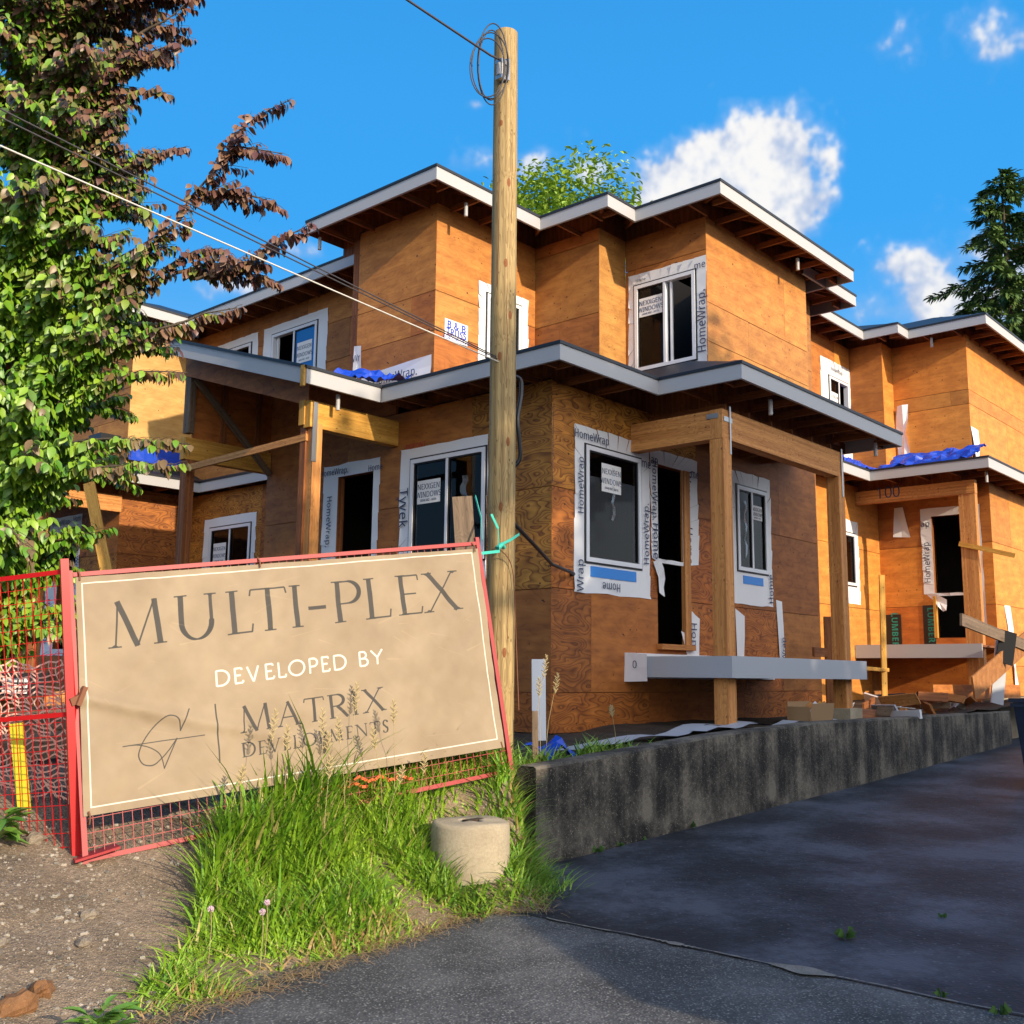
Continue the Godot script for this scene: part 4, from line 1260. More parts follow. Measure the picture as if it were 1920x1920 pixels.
	tube(cord, smooth_path([Vector3(6.86, 1.1, -6.25), Vector3(7.03, 0.95, -6.24), Vector3(7.1, 0.4, -6.25), Vector3(7.14, -0.3, -6.24)]), 0.005, 0.005, 5)
	tag(obj("brown_cord", cord, M.rust, null, true), "thin brown cord hanging down the front of the pole", "cord")

func smooth_path(p: Array) -> Array:
	var c := Curve3D.new()
	for i in p.size():
		var t := Vector3.ZERO
		if i > 0 and i < p.size() - 1:
			t = (p[i + 1] - p[i - 1]) / 6.0
		c.add_point(p[i], -t, t)
	var out: Array = []
	for v in c.tessellate(4, 3):
		out.append(v)
	return out

func cable(called: String, label: String, pts: Array, far: Vector3, sag: float, r: float, m: String) -> void:
	var st := mb(true)
	var all: Array = pts.duplicate()
	var a: Vector3 = pts[-1]
	for i in range(1, 25):
		var t := i / 24.0
		all.append(a.lerp(far, t) - UP * sag * 4.0 * t * (1.0 - t))
	tube(st, all, r, r, 6)
	tag(obj(called, st, M[m], null, true), label, "wire")

# Fence frame: origin top left, X right, Y down, both unit; n faces away from the street.
const F0 := Vector3(3.32, 0.63, -6.89)
const FX := Vector3(0.94367, 0.14028, 0.29968)
const FY := Vector3(0.08343, -0.9773, 0.19474)
const FN := Vector3(0.32019, -0.15877, -0.93395)

func fence_panel(label: String, o: Vector3, X: Vector3, Y: Vector3, w: float, hgt: float, m: String, mid: float, lean: float) -> Node3D:
	var p := thing("temporary_fence", label, "fence", o, "red temporary fences")
	var n := X.cross(Y)
	var bar := func(called: String, a: Vector3, b: Vector3, t: float) -> void:
		var st := mb()
		board(st, a, b, t, t, n)
		obj(called, st, M[m], p)
	bar.call("upright", -Y * 0.03, Y * (hgt + 0.03) + X * lean, 0.034)
	bar.call("upright", X * w - Y * 0.05, Y * hgt + X * (w + lean), 0.034)
	bar.call("rail", X * 0.018, X * (w - 0.018), 0.03)
	bar.call("rail", Y * hgt + X * (lean + 0.018), Y * hgt + X * (w + lean - 0.018), 0.03)
	if mid > 0.0:
		bar.call("rail", Y * mid + X * (lean * mid / hgt + 0.018), Y * mid + X * (w - 0.018 + lean * mid / hgt), 0.03)
	var wire := mb()
	board(wire, Vector3.ZERO, Y * hgt + X * lean, 0.0042, 0.0042, n)
	wire.generate_normals()
	var wm := wire.commit()
	var x := 0.06
	while x < w - 0.03:
		var i := put("wire", wm, M[m], p)
		i.position = X * x
		x += 0.06
	var hw := mb()
	board(hw, Vector3.ZERO, X * w, 0.0042, 0.0042, n)
	hw.generate_normals()
	var hm := hw.commit()
	var y := 0.088
	while y < hgt - 0.04:
		var i := put("wire", hm, M[m], p)
		i.position = Y * y + n * 0.0043 + X * lean * y / hgt
		y += 0.088
	return p

func fence() -> void:
	fence_panel("faded red wire fence panel that carries the tan banner", F0, FX, FY, 3.13, 1.83, "faded_red", 0.0, -0.085)
	var LX := Vector3(0.43, 0.09, 0.9).normalized()
	var LY := Vector3(0.11, -0.99, 0.02)
	LY = (LY - LX * LY.dot(LX)).normalized()
	var corner := Vector3(3.215, 0.64, -6.76) - LX * 2.6
	var f2 := fence_panel("bright red wire fence left of the banner, with a thick square end post", corner, LX, LY, 2.6, 1.86, "red_paint", 0.92, 0.0)
	var post := mb()
	board(post, Vector3(3.2, 0.72, -6.74) - corner, Vector3(3.415, -1.26, -6.7) - corner, 0.05, 0.05, FX)
	obj("end_post", post, M.red_paint, f2)
	var fs := mb()
	boxv(fs, Vector3(3.47, verge_y(3.47, -6.55) + 0.03, -6.58) - corner, Vector3(0.12, 0.035, 0.05), Vector3(0, 0.008, 0), Vector3(-0.05, 0.01, 0.13))
	var foot := obj("foot_plate", fs, M.faded_red, f2)
	foot.set_meta("label", "faded red steel foot plate under the end post")
	var cl := mb()
	board(cl, Vector3(3.29, -0.2, -6.7), Vector3(3.43, -0.14, -6.7), 0.05, 0.04)
	board(cl, Vector3(3.33, -0.22, -6.67), Vector3(3.37, -0.1, -6.67), 0.03, 0.03)
	tag(obj("fence_clamp", cl, M.rust), "rusty clamp joining the two red fence panels", "clamp")
	banner()

func banner_at(u: float, v: float) -> Vector3:      # fence coordinates in metres
	return F0 + FX * u + FY * v

# --- the print on the banner: strokes drawn into a picture
var pw := 1600
var ph := 832
var pic := PackedByteArray()

func to_pic(u: float, v: float) -> Vector2:
	return Vector2((u + 0.065 * v - 0.03) / 3.08 * pw, (v - 0.025 - 0.007 * u) / (1.545 + 0.019 * u) * ph)

func seg(a: Vector2, b: Vector2, wa: float, wb: float, c: Color, flat := true) -> void:
	var r := maxf(wa, wb) * 0.5 + 1.5
	var ab := b - a
	var l2 := maxf(ab.length_squared(), 1e-6)
	var l := sqrt(l2)
	for y in range(maxi(0, int(minf(a.y, b.y) - r)), mini(ph, int(maxf(a.y, b.y) + r) + 1)):
		for x in range(maxi(0, int(minf(a.x, b.x) - r)), mini(pw, int(maxf(a.x, b.x) + r) + 1)):
			var p := Vector2(x + 0.5, y + 0.5) - a
			var t := p.dot(ab) / l2
			var tc := clampf(t, 0.0, 1.0)
			var dd: float
			if flat:
				var over := maxf(-t, t - 1.0) * l
				dd = maxf(absf(p.cross(ab)) / l - lerpf(wa, wb, tc) * 0.5, over)
			else:
				dd = p.distance_to(ab * tc) - lerpf(wa, wb, tc) * 0.5
			var k := clampf(0.5 - dd, 0.0, 1.0)
			if k > 0.0:
				var i := (y * pw + x) * 3
				var k2 := k * c.a
				pic[i] = int(lerpf(pic[i], c.r * 255.0, k2))
				pic[i + 1] = int(lerpf(pic[i + 1], c.g * 255.0, k2))
				pic[i + 2] = int(lerpf(pic[i + 2], c.b * 255.0, k2))

# Letters in a unit box, y down: lines [x0, y0, x1, y1, weight] (1 thick, 0 thin) and arcs [cx, cy, rx, ry, from, to] in degrees; serifs at [x, y].
func glyph(ch: String) -> Array:
	match ch:
		"M": return [[[0.14, 1, 0.2, 0, 0], [0.19, 0, 0.5, 1, 1], [0.5, 1, 0.8, 0, 0], [0.8, 0, 0.87, 1, 1]], [], [[0.13, 1], [0.87, 1]], 1.2]
		"U": return [[[0.17, 0, 0.17, 0.62, 1], [0.85, 0, 0.85, 0.62, 0.5]], [[0.51, 0.62, 0.34, 0.38, 0, 180]], [[0.17, 0], [0.85, 0]], 0.98]
		"L": return [[[0.25, 0, 0.25, 1, 1], [0.25, 0.98, 0.95, 0.98, 0], [0.93, 0.98, 0.98, 0.8, 0]], [], [[0.25, 0], [0.22, 1]], 0.62]
		"T": return [[[0.5, 0, 0.5, 1, 1], [0.03, 0.02, 0.97, 0.02, 0], [0.03, 0.02, 0.0, 0.16, 0], [0.97, 0.02, 1.0, 0.16, 0]], [], [[0.5, 1]], 0.84]
		"I": return [[[0.5, 0, 0.5, 1, 1]], [], [[0.5, 0], [0.5, 1]], 0.36]
		"-": return [[[0.0, 0.58, 1.0, 0.58, 0.6]], [], [], 0.5]
		"P": return [[[0.22, 0, 0.22, 1, 1], [0.22, 0.02, 0.55, 0.02, 0], [0.22, 0.55, 0.55, 0.55, 0]], [[0.55, 0.285, 0.4, 0.265, -90, 90]], [[0.2, 0], [0.22, 1]], 0.68]
		"R": return [[[0.2, 0, 0.2, 1, 1], [0.2, 0.02, 0.5, 0.02, 0], [0.2, 0.5, 0.5, 0.5, 0], [0.48, 0.5, 1.0, 1.0, 1]], [[0.48, 0.26, 0.34, 0.24, -90, 90]], [[0.18, 0], [0.2, 1]], 0.8]
		"E": return [[[0.25, 0, 0.25, 1, 1], [0.2, 0.02, 0.9, 0.02, 0], [0.25, 0.48, 0.8, 0.48, 0], [0.2, 0.98, 0.95, 0.98, 0], [0.9, 0.02, 0.92, 0.15, 0], [0.95, 0.98, 1.0, 0.82, 0]], [], [[0.22, 0], [0.22, 1]], 0.62]
		"X": return [[[0.15, 0, 0.87, 1, 1], [0.82, 0, 0.12, 1, 0]], [], [[0.13, 0], [0.84, 0], [0.1, 1], [0.9, 1]], 0.95]
		"A": return [[[0.5, 0, 0.12, 1, 0], [0.48, 0, 0.86, 1, 1], [0.26, 0.64, 0.72, 0.64, 0]], [], [[0.11, 1], [0.88, 1]], 1.0]
		"D": return [[[0.18, 0, 0.18, 1, 1], [0.18, 0.02, 0.45, 0.02, 0], [0.18, 0.98, 0.45, 0.98, 0]], [[0.45, 0.5, 0.5, 0.48, -90, 90]], [[0.16, 0], [0.16, 1]], 0.98]
		"V": return [[[0.12, 0, 0.5, 1, 1], [0.5, 1, 0.86, 0, 0]], [], [[0.11, 0], [0.87, 0]], 0.95]
		"O": return [[], [[0.5, 0.5, 0.46, 0.49, 0, 360]], [], 1.08]
		"N": return [[[0.15, 0, 0.15, 1, 0], [0.15, 0, 0.86, 1, 1], [0.86, 1, 0.86, 0, 0]], [], [[0.1, 0], [0.15, 1], [0.86, 0]], 1.02]
		"S": return [[[0.28, 0.36, 0.72, 0.64, 1], [0.85, 0.05, 0.87, 0.2, 0], [0.1, 0.78, 0.12, 0.96, 0]], [[0.5, 0.25, 0.3, 0.24, 140, 330], [0.48, 0.74, 0.34, 0.25, -40, 150]], [], 0.58]
		"B": return [[[0.2, 0, 0.2, 1, 1], [0.2, 0.02, 0.5, 0.02, 0], [0.2, 0.48, 0.55, 0.48, 0], [0.2, 0.98, 0.55, 0.98, 0]], [[0.5, 0.25, 0.3, 0.23, -90, 90], [0.55, 0.73, 0.36, 0.25, -90, 90]], [], 0.74]
		"Y": return [[[0.05, 0, 0.5, 0.52, 1], [0.95, 0, 0.5, 0.52, 0], [0.5, 0.52, 0.5, 1, 1]], [], [], 0.86]
	return [[], [], [], 0.42]

func letter(ch: String, u0: float, u1: float, v0: float, v1: float, thick: float, thin: float, c: Color, serif: float) -> void:
	var g := glyph(ch)
	var f := pw / 3.08
	var P := func(x: float, y: float) -> Vector2:
		var v := lerpf(v0, v1, y)
		return to_pic(lerpf(u0, u1, x) - 0.065 * (v - (v0 + v1) * 0.5), v)
	for s in g[0]:
		var w: float = lerpf(thin, thick, s[4]) * f
		seg(P.call(s[0], s[1]), P.call(s[2], s[3]), w, w, c)
	for a in g[1]:
		var n := 26
		for i in n:
			var t0 := deg_to_rad(lerpf(a[4], a[5], i / float(n)))
			var t1 := deg_to_rad(lerpf(a[4], a[5], (i + 1) / float(n)))
			seg(P.call(a[0] + a[2] * cos(t0), a[1] + a[3] * sin(t0)), P.call(a[0] + a[2] * cos(t1), a[1] + a[3] * sin(t1)), lerpf(thin, thick, absf(cos(t0))) * f, lerpf(thin, thick, absf(cos(t1))) * f, c, false)
	if serif > 0.0:
		for s in g[2]:
			var q := serif / (u1 - u0)
			var y: float = 0.012 if s[1] == 0 else 0.988
			seg(P.call(s[0] - q, y), P.call(s[0] + q, y), thin * f * 0.8, thin * f * 0.8, c)
			var yy: float = 0.05 if s[1] == 0 else 0.95
			seg(P.call(s[0] - q * 0.5, y), P.call(s[0], yy), thin * f * 0.5, thin * f, c)
			seg(P.call(s[0] + q * 0.5, y), P.call(s[0], yy), thin * f * 0.5, thin * f, c)

func line_of(s: String, u0: float, u1: float, v0: float, v1: float, gap: float, thick: float, thin: float, c: Color, serif: float, big := 1.0) -> void:
	var total := 0.0
	for k in s.length():
		total += float(glyph(s[k])[3]) * (big if k == 0 else 1.0) + (gap if k > 0 else 0.0)
	var unit := (u1 - u0) / total
	var u := u0
	for k in s.length():
		var w: float = float(glyph(s[k])[3]) * unit * (big if k == 0 else 1.0)
		letter(s[k], u, u + w, v0 - (v1 - v0) * ((big - 1.0) * 0.6 if k == 0 else 0.0), v1, thick * (big if k == 0 else 1.0), thin, c, serif)
		u += w + gap * unit

func curve_of(pts: Array, w: float, c: Color) -> void:
	var cv := Curve2D.new()
	for i in pts.size():
		var t := Vector2.ZERO
		if i > 0 and i < pts.size() - 1:
			t = (pts[i + 1] - pts[i - 1]) / 6.0
		cv.add_point(pts[i], -t, t)
	var q := cv.tessellate(5, 2)
	for i in q.size() - 1:
		seg(to_pic(q[i].x, q[i].y), to_pic(q[i + 1].x, q[i + 1].y), w * pw / 3.08, w * pw / 3.08, c, false)

func banner() -> void:
	var a := bytes(311, 0.006, pw, ph, 0.5, 0.5, 4)
	var b := bytes(317, 0.02, pw, ph, 0.5, 0.5, 3)
	pic.resize(pw * ph * 3)
	var lo := Color(0.515, 0.445, 0.355)
	var hi := Color(0.625, 0.553, 0.45)
	for i in pw * ph:
		var g := clampf(0.5 + (a[i] / 255.0 - 0.5) * 0.8 + (b[i] / 255.0 - 0.5) * 0.35, 0, 1)
		pic[i * 3] = int(255.0 * lerpf(lo.r, hi.r, g))
		pic[i * 3 + 1] = int(255.0 * lerpf(lo.g, hi.g, g))
		pic[i * 3 + 2] = int(255.0 * lerpf(lo.b, hi.b, g))
	var white := Color(0.84, 0.82, 0.77, 0.95)
	var ink := Color(0.2, 0.19, 0.18, 0.93)
	var fr := [Vector2(0.064, 0.07), Vector2(3.046, 0.078), Vector2(2.95, 1.575), Vector2(-0.02, 1.52)]
	for k in 4:
		seg(to_pic(fr[k].x, fr[k].y), to_pic(fr[(k + 1) % 4].x, fr[(k + 1) % 4].y), 4.4, 4.4, white, false)
	for q in [["M", 0.185, 0.585], ["U", 0.63, 0.932], ["L", 0.995, 1.18], ["T", 1.165, 1.437], ["I", 1.455, 1.56], ["-", 1.6, 1.74], ["P", 1.79, 2.02], ["L", 2.04, 2.262], ["E", 2.31, 2.53], ["X", 2.55, 2.872]]:
		letter(q[0], q[1], q[2], 0.213, 0.527, 0.037, 0.0115, ink, 0.043)
	line_of("DEVELOPED BY", 0.845, 2.12, 0.764, 0.872, 0.16, 0.0135, 0.0135, white, 0.0)
	line_of("MATRIX", 0.97, 2.075, 1.045, 1.215, 0.14, 0.0225, 0.0085, ink, 0.022, 1.12)
	line_of("DEVELOPMENTS", 0.965, 2.07, 1.288, 1.378, 0.2, 0.0115, 0.0055, ink, 0.011, 1.12)
	seg(to_pic(0.834, 0.988), to_pic(0.81, 1.385), 5.0, 5.0, ink)
	var V := func(l: Array) -> Array:
		var o: Array = []
		for i in range(0, l.size(), 2):
			o.append(Vector2(l[i], l[i + 1]))
		return o
	curve_of(V.call([0.208, 1.176, 0.45, 1.178, 0.735, 1.186]), 0.006, ink)
	curve_of(V.call([0.208, 1.176, 0.3, 1.181, 0.381, 1.212, 0.436, 1.268, 0.452, 1.357]), 0.006, ink)
	curve_of(V.call([0.452, 1.357, 0.497, 1.278, 0.556, 1.177]), 0.007, ink)
	curve_of(V.call([0.556, 1.177, 0.5, 1.24, 0.44, 1.292, 0.384, 1.325, 0.325, 1.31, 0.3, 1.26, 0.313, 1.208, 0.359, 1.137, 0.428, 1.069, 0.5, 1.024, 0.55, 1.026, 0.582, 1.06, 0.584, 1.129]), 0.007, ink)
	curve_of(V.call([0.584, 1.129, 0.615, 1.075, 0.658, 0.995]), 0.008, ink)
	# faded streaks over the print
	var r := RandomNumberGenerator.new()
	r.seed = 9
	for k in 60:
		var x := r.randf() * pw
		var y := r.randf() * ph
		var l := r.randf_range(30, 160)
		var d := Vector2.from_angle(r.randf_range(-0.5, 0.9))
		seg(Vector2(x, y), Vector2(x, y) + d * l, r.randf_range(1, 9), 0.5, Color(0.8, 0.7, 0.56, r.randf_range(0.05, 0.2)), false)
	var im := Image.create_from_data(pw, ph, false, Image.FORMAT_RGB8, pic)
	im.generate_mipmaps()
	var m := mat("banner", Color(1, 1, 1), 0.7)
	m.albedo_texture = ImageTexture.create_from_image(im)
	m.cull_mode = BaseMaterial3D.CULL_DISABLED
	var t := thing("banner", "large tan vinyl banner with MULTI-PLEX lettering tied to the red fence", "banner", Vector3.ZERO)
	var st := mb(true)
	var nx := 96
	var ny := 54
	var c := [Vector2(0.028, 0.025), Vector2(3.11, 0.047), Vector2(3.007, 1.647), Vector2(-0.072, 1.567)]
	var wr := noise(77, 0.9, 3)
	for j in ny + 1:
		for i in nx + 1:
			var s := i / float(nx)
			var v := j / float(ny)
			var p: Vector2 = (c[0].lerp(c[1], s)).lerp(c[3].lerp(c[2], s), v)
			# a long fold runs down from the tie at the left, slacker folds elsewhere
			var fold := p.y - 0.83 - 0.36 * p.x
			var lift := 0.03 + 0.034 * exp(-fold * fold / 0.0022) * exp(-p.x * 0.55) + 0.014 * wr.get_noise_2d(p.x * 1.3, p.y * 1.3) + 0.013 * wr.get_noise_2d(p.x * 5.0 + p.y * 3.0, p.y * 2.0) + 0.004 * wr.get_noise_2d(p.x * 11.0 - p.y * 6.0, p.y * 5.0)
			lift += 0.01 * sin(p.x * 5.5 + p.y * 2.0) * (0.3 + 0.7 * v)
			var fold2 := p.x - 0.42 - 0.25 * p.y
			lift += 0.007 * exp(-fold2 * fold2 / 0.002) * clampf(1.2 - p.y, 0, 1)
			st.set_uv(Vector2(s, v))
			st.add_vertex(banner_at(p.x, p.y) - FN * lift)
	for j in ny:
		for i in nx:
			var k := j * (nx + 1) + i
			for q in [k, k + 1, k + nx + 2, k, k + nx + 2, k + nx + 1]:
				st.add_index(q)
	st.generate_normals()
	put("sheet", st.commit(), m, t)
	for q in [[0.05, 0.05], [1.28, 0.06], [3.07, 0.075], [-0.04, 1.54], [-0.02, 0.82], [2.98, 1.6]]:
		var ts := mb(true)
		var a0 := banner_at(q[0], q[1]) - FN * 0.045
		var s := -1.0 if q[1] < 0.5 else 1.0
		tube(ts, [a0, a0 + FY * s * 0.04 + FX * 0.005, a0 + FY * s * 0.08 + FN * 0.03], 0.006, 0.006, 6)
		obj("tie", ts, M.rust, t, true)

# ------------------------------------------------------------------ trees and grass
func leaf_mesh(l: float, w: float, fold: float, droop: float) -> ArrayMesh:
	var st := mb(true)
	var ts := [0.0, 0.18, 0.42, 0.68, 0.88, 1.0]
	var ws := [0.0, 0.72, 1.0, 0.78, 0.34, 0.0]
	for i in 5:
		var q: Array = []
		for k in [i, i + 1]:
			var y: float = -droop * ts[k] * ts[k]
			q.append([Vector3(-w * 0.5 * ws[k], y + fold * ws[k], l * ts[k]), Vector3(0, y, l * ts[k]), Vector3(w * 0.5 * ws[k], y + fold * ws[k], l * ts[k])])
		for s in [[0, 1], [1, 2]]:
			quad(st, q[0][s[1]], q[1][s[1]], q[1][s[0]], q[0][s[0]])
	st.index()
	st.generate_normals()
	return st.commit()

# The near tree with large leaves: purple-brown tips, green inside and below.
func big_tree() -> void:
	var base := Vector3(3.5, 0, -8.86)
	var R := Vector3(0.664, 0, 0.747)
	var F := Vector3(0.747, 0, -0.664)
	var L := func(a: float, y: float, b: float) -> Vector3:
		return base + R * a + F * b + UP * y
	var t := thing("leafy_tree", "near tree with large green leaves turning purple brown at the branch tips, left edge", "tree")
	var st := mb(true)
	tube(st, smooth_path([L.call(-0.25, -1.3, 0.3), L.call(-0.15, 0.2, 0.25), L.call(0.0, 1.6, 0.2), L.call(0.17, 3.0, 0.2), L.call(0.21, 4.3, 0.15), L.call(0.22, 5.2, 0.1), L.call(0.4, 6.8, 0.0)]), 0.11, 0.025, 10)
	obj("trunk", st, M.bark, t, true)
	var limbs: Array = []
	# limb paths in (a, y, b): those that show against the sky follow the real tree's reach
	var reach := [
		[[0.2, 2.6, 0.1], [0.9, 3.1, -0.1], [1.49, 3.66, -0.2], [1.61, 3.9, -0.2], [1.9, 4.23, -0.25], [2.07, 4.54, -0.25], [2.42, 4.72, -0.3]],
		[[1.75, 4.1, -0.2], [1.95, 4.3, -0.25], [2.13, 4.28, -0.3], [2.37, 4.24, -0.3]],
		[[1.61, 3.9, -0.2], [1.83, 4.0, -0.1], [2.09, 4.0, 0.0], [2.28, 3.93, 0.0]],
		[[0.3, 2.5, 0.2], [1.16, 3.25, 0.1], [1.59, 3.55, 0.1], [1.9, 3.5, 0.0]],
		[[1.59, 3.3, 0.1], [2.03, 3.45, 0.1], [2.29, 3.6, 0.0], [2.57, 3.76, 0.0]],
		[[1.4, 3.35, 0.1], [1.81, 3.48, 0.2], [2.08, 3.4, 0.2], [2.26, 3.32, 0.2]],
		[[0.3, 2.2, 0.0], [1.0, 2.65, -0.1], [1.54, 2.84, -0.1], [1.75, 2.93, -0.1], [2.01, 2.98, -0.1]],
		[[0.2, 1.9, 0.1], [0.8, 2.3, 0.0], [1.22, 2.42, -0.1], [1.63, 2.42, -0.1]],
		[[0.1, 1.5, 0.0], [0.6, 1.75, -0.2], [1.1, 1.82, -0.3], [1.75, 1.78, -0.3]],
		[[0.1, 1.2, -0.1], [0.6, 1.5, -0.3], [1.2, 1.58, -0.4], [1.68, 1.6, -0.4]],
		[[0.2, 3.4, 0.0], [0.7, 4.0, -0.1], [1.27, 4.32, -0.1], [1.54, 4.34, -0.2]],
		[[0.2, 4.0, 0.1], [0.84, 4.82, 0.0], [1.15, 4.9, -0.1], [1.31, 4.88, -0.1]],
		[[0.2, 4.4, 0.0], [0.9, 5.1, -0.1], [1.2, 5.28, -0.1], [1.42, 5.27, -0.2]],
		[[0.2, 4.7, 0.0], [0.9, 5.5, 0.1], [1.2, 5.7, 0.1], [1.35, 5.85, 0.1]],
		[[0.1, 0.9, -0.2], [0.4, 1.1, -0.5], [0.62, 0.95, -0.6], [0.7, 0.8, -0.6]],
		[[0.0, 0.5, -0.2], [0.2, 0.6, -0.5], [0.42, 0.62, -0.6]],
		[[0.2, 3.0, 0.0], [0.8, 3.6, 0.4], [1.2, 3.9, 0.5]],
	]
	for p in reach:
		var w: Array = []
		for q in p:
			w.append(L.call(q[0], q[1], q[2]))
		limbs.append(w)
	# limbs inside the crown
	for k in 150:
		var y := lerpf(0.3, 6.6, rng.randf())
		var ang := rng.randf() * TAU
		var far := rng.randf_range(0.5, 1.15)
		var mxa := 0.95 if y < 2.2 or (y > 4.4 and y < 5.0) else 1.15
		if y < 1.3:
			far *= 0.72
			mxa = 0.45
		var s: Vector3 = L.call(0.1, y - 0.3, 0.15)
		var da := minf(cos(ang) * far * 1.15, mxa)
		var e: Vector3 = L.call(0.1 + da, y + rng.randf_range(0.0, 0.35), 0.1 + sin(ang) * far)
		limbs.append([s, s.lerp(e, 0.5) + UP * 0.12, e])
	var wood := mb(true)
	var mm_xf: Array = []
	var mm_c: Array = []
	for li in limbs.size():
		var path := smooth_path(limbs[li])
		tube(wood, path, 0.016 if li < 17 else 0.012, 0.004, 6)
		var run := 0.0
		var total := 0.0
		for i in path.size() - 1:
			total += path[i].distance_to(path[i + 1])
		var next := 0.1 if li < 17 else 0.05
		for i in path.size() - 1:
			var a: Vector3 = path[i]
			var b: Vector3 = path[i + 1]
			var l := a.distance_to(b)
			while next < run + l:
				var f := next / total
				var p := a.lerp(b, (next - run) / l)
				var d := (b - a).normalized()
				var outer := clampf((p - base).dot(R) / 2.2, 0, 1)
				# a side twig with two ranks of hanging leaves
				var twigs := 2 if (f < 0.45 or li >= 17) else 1
				for tw in twigs:
					var side := (d.cross(UP)).normalized() * (1.0 if (int(next * 97.0) + tw) % 2 == 0 else -1.0)
					var td := (d * rng.randf_range(0.5, 1.0) + side * rng.randf_range(0.3, 1.0) * (1.0 - f * 0.75) + UP * rng.randf_range(-0.35, 0.3)).normalized()
					var tl := lerpf(0.36, 0.08, f) * rng.randf_range(0.5, 1.2)
					if li >= 17:
						tl = rng.randf_range(0.15, 0.38)
					tube(wood, [p, p + td * tl * 0.5 + UP * 0.01, p + td * tl], 0.003, 0.0015, 4, false)
					var n := int(tl / 0.021) + 3
					for k in n:
						var q := p + td * tl * (k + 0.5) / n
						var sd := td.cross(UP).normalized() * (1.0 if k % 2 == 0 else -1.0)
						var dir := (sd * 0.6 + td * 0.5 + Vector3(0, rng.randf_range(-1.7, -0.5), 0)).normalized()
						var nrm := (UP * 0.45 + sd * rng.randf_range(0.1, 0.7) + (q - base - UP * q.y).normalized() * 0.5 + Vector3(rng.randf_range(-0.6, 0.6), 0, rng.randf_range(-0.2, 0.9))).normalized()
						var x := nrm.cross(dir).normalized()
						var y2 := dir.cross(x).normalized()
						var s := rng.randf_range(0.5, 1.2)
						mm_xf.append(Transform3D(Basis(x * s, y2 * s, dir * s), q + dir * 0.012))
						var purple := clampf(outer * 1.25 + (q.y - 2.9) * 0.23 + rng.randf_range(-0.5, 0.4), 0, 1)
						if f * (1.0 if li < 17 else 0.6) > 0.55 and rng.randf() < 0.45:
							purple = maxf(purple, 0.8)
						var green := Color(0.06, 0.19, 0.01).lerp(Color(0.23, 0.38, 0.025), rng.randf())
						var brown := Color(0.1, 0.038, 0.036).lerp(Color(0.21, 0.115, 0.06), rng.randf())
						mm_c.append(green.lerp(brown, smoothstep(0.28, 0.95, purple)))
				next += lerpf(0.05, 0.065, f) if li < 17 else 0.062
			run += l
	obj("branches", wood, M.bark, t, true)
	var lm := leaf_mesh(0.092, 0.056, 0.006, 0.02)
	# the 300 leaves nearest the camera are pieces of their own
	var order: Array = range(mm_xf.size())
	order.sort_custom(func(i, j): return mm_xf[i].origin.length_squared() < mm_xf[j].origin.length_squared())
	var kinds := {}
	for n in 300:
		var i: int = order[n]
		var c: Color = mm_c[i]
		var key := "leaf_%d_%d" % [int(c.r * 30), int(c.g * 30)]
		if not kinds.has(key):
			var m: StandardMaterial3D = M.leaf.duplicate()
			m.vertex_color_use_as_albedo = false
			m.albedo_color = lin(c.r, c.g, c.b)
			kinds[key] = m
		var o := put("leaf", lm, kinds[key], t)
		o.transform = mm_xf[i]
	var rest := order.slice(300)
	swarm("foliage", lm, M.leaf, rest.map(func(i): return mm_xf[i]), rest.map(func(i): return mm_c[i]), t)

func swarm(called: String, mesh: Mesh, m: Material, xf: Array, col: Array, parent: Node) -> MultiMeshInstance3D:
	var mm := MultiMesh.new()
	mm.transform_format = MultiMesh.TRANSFORM_3D
	mm.use_colors = true
	mm.mesh = mesh
	mm.instance_count = xf.size()
	for i in xf.size():
		mm.set_instance_transform(i, xf[i])
		mm.set_instance_color(i, col[i])
	var o := MultiMeshInstance3D.new()
	o.multimesh = mm
	o.material_override = m
	o.set_meta("kind", "stuff")
	if parent == null:
		o.name = numbered(called)
		add_child(o)
	else:
		o.name = called
		parent.add_child(o, true)
	return o

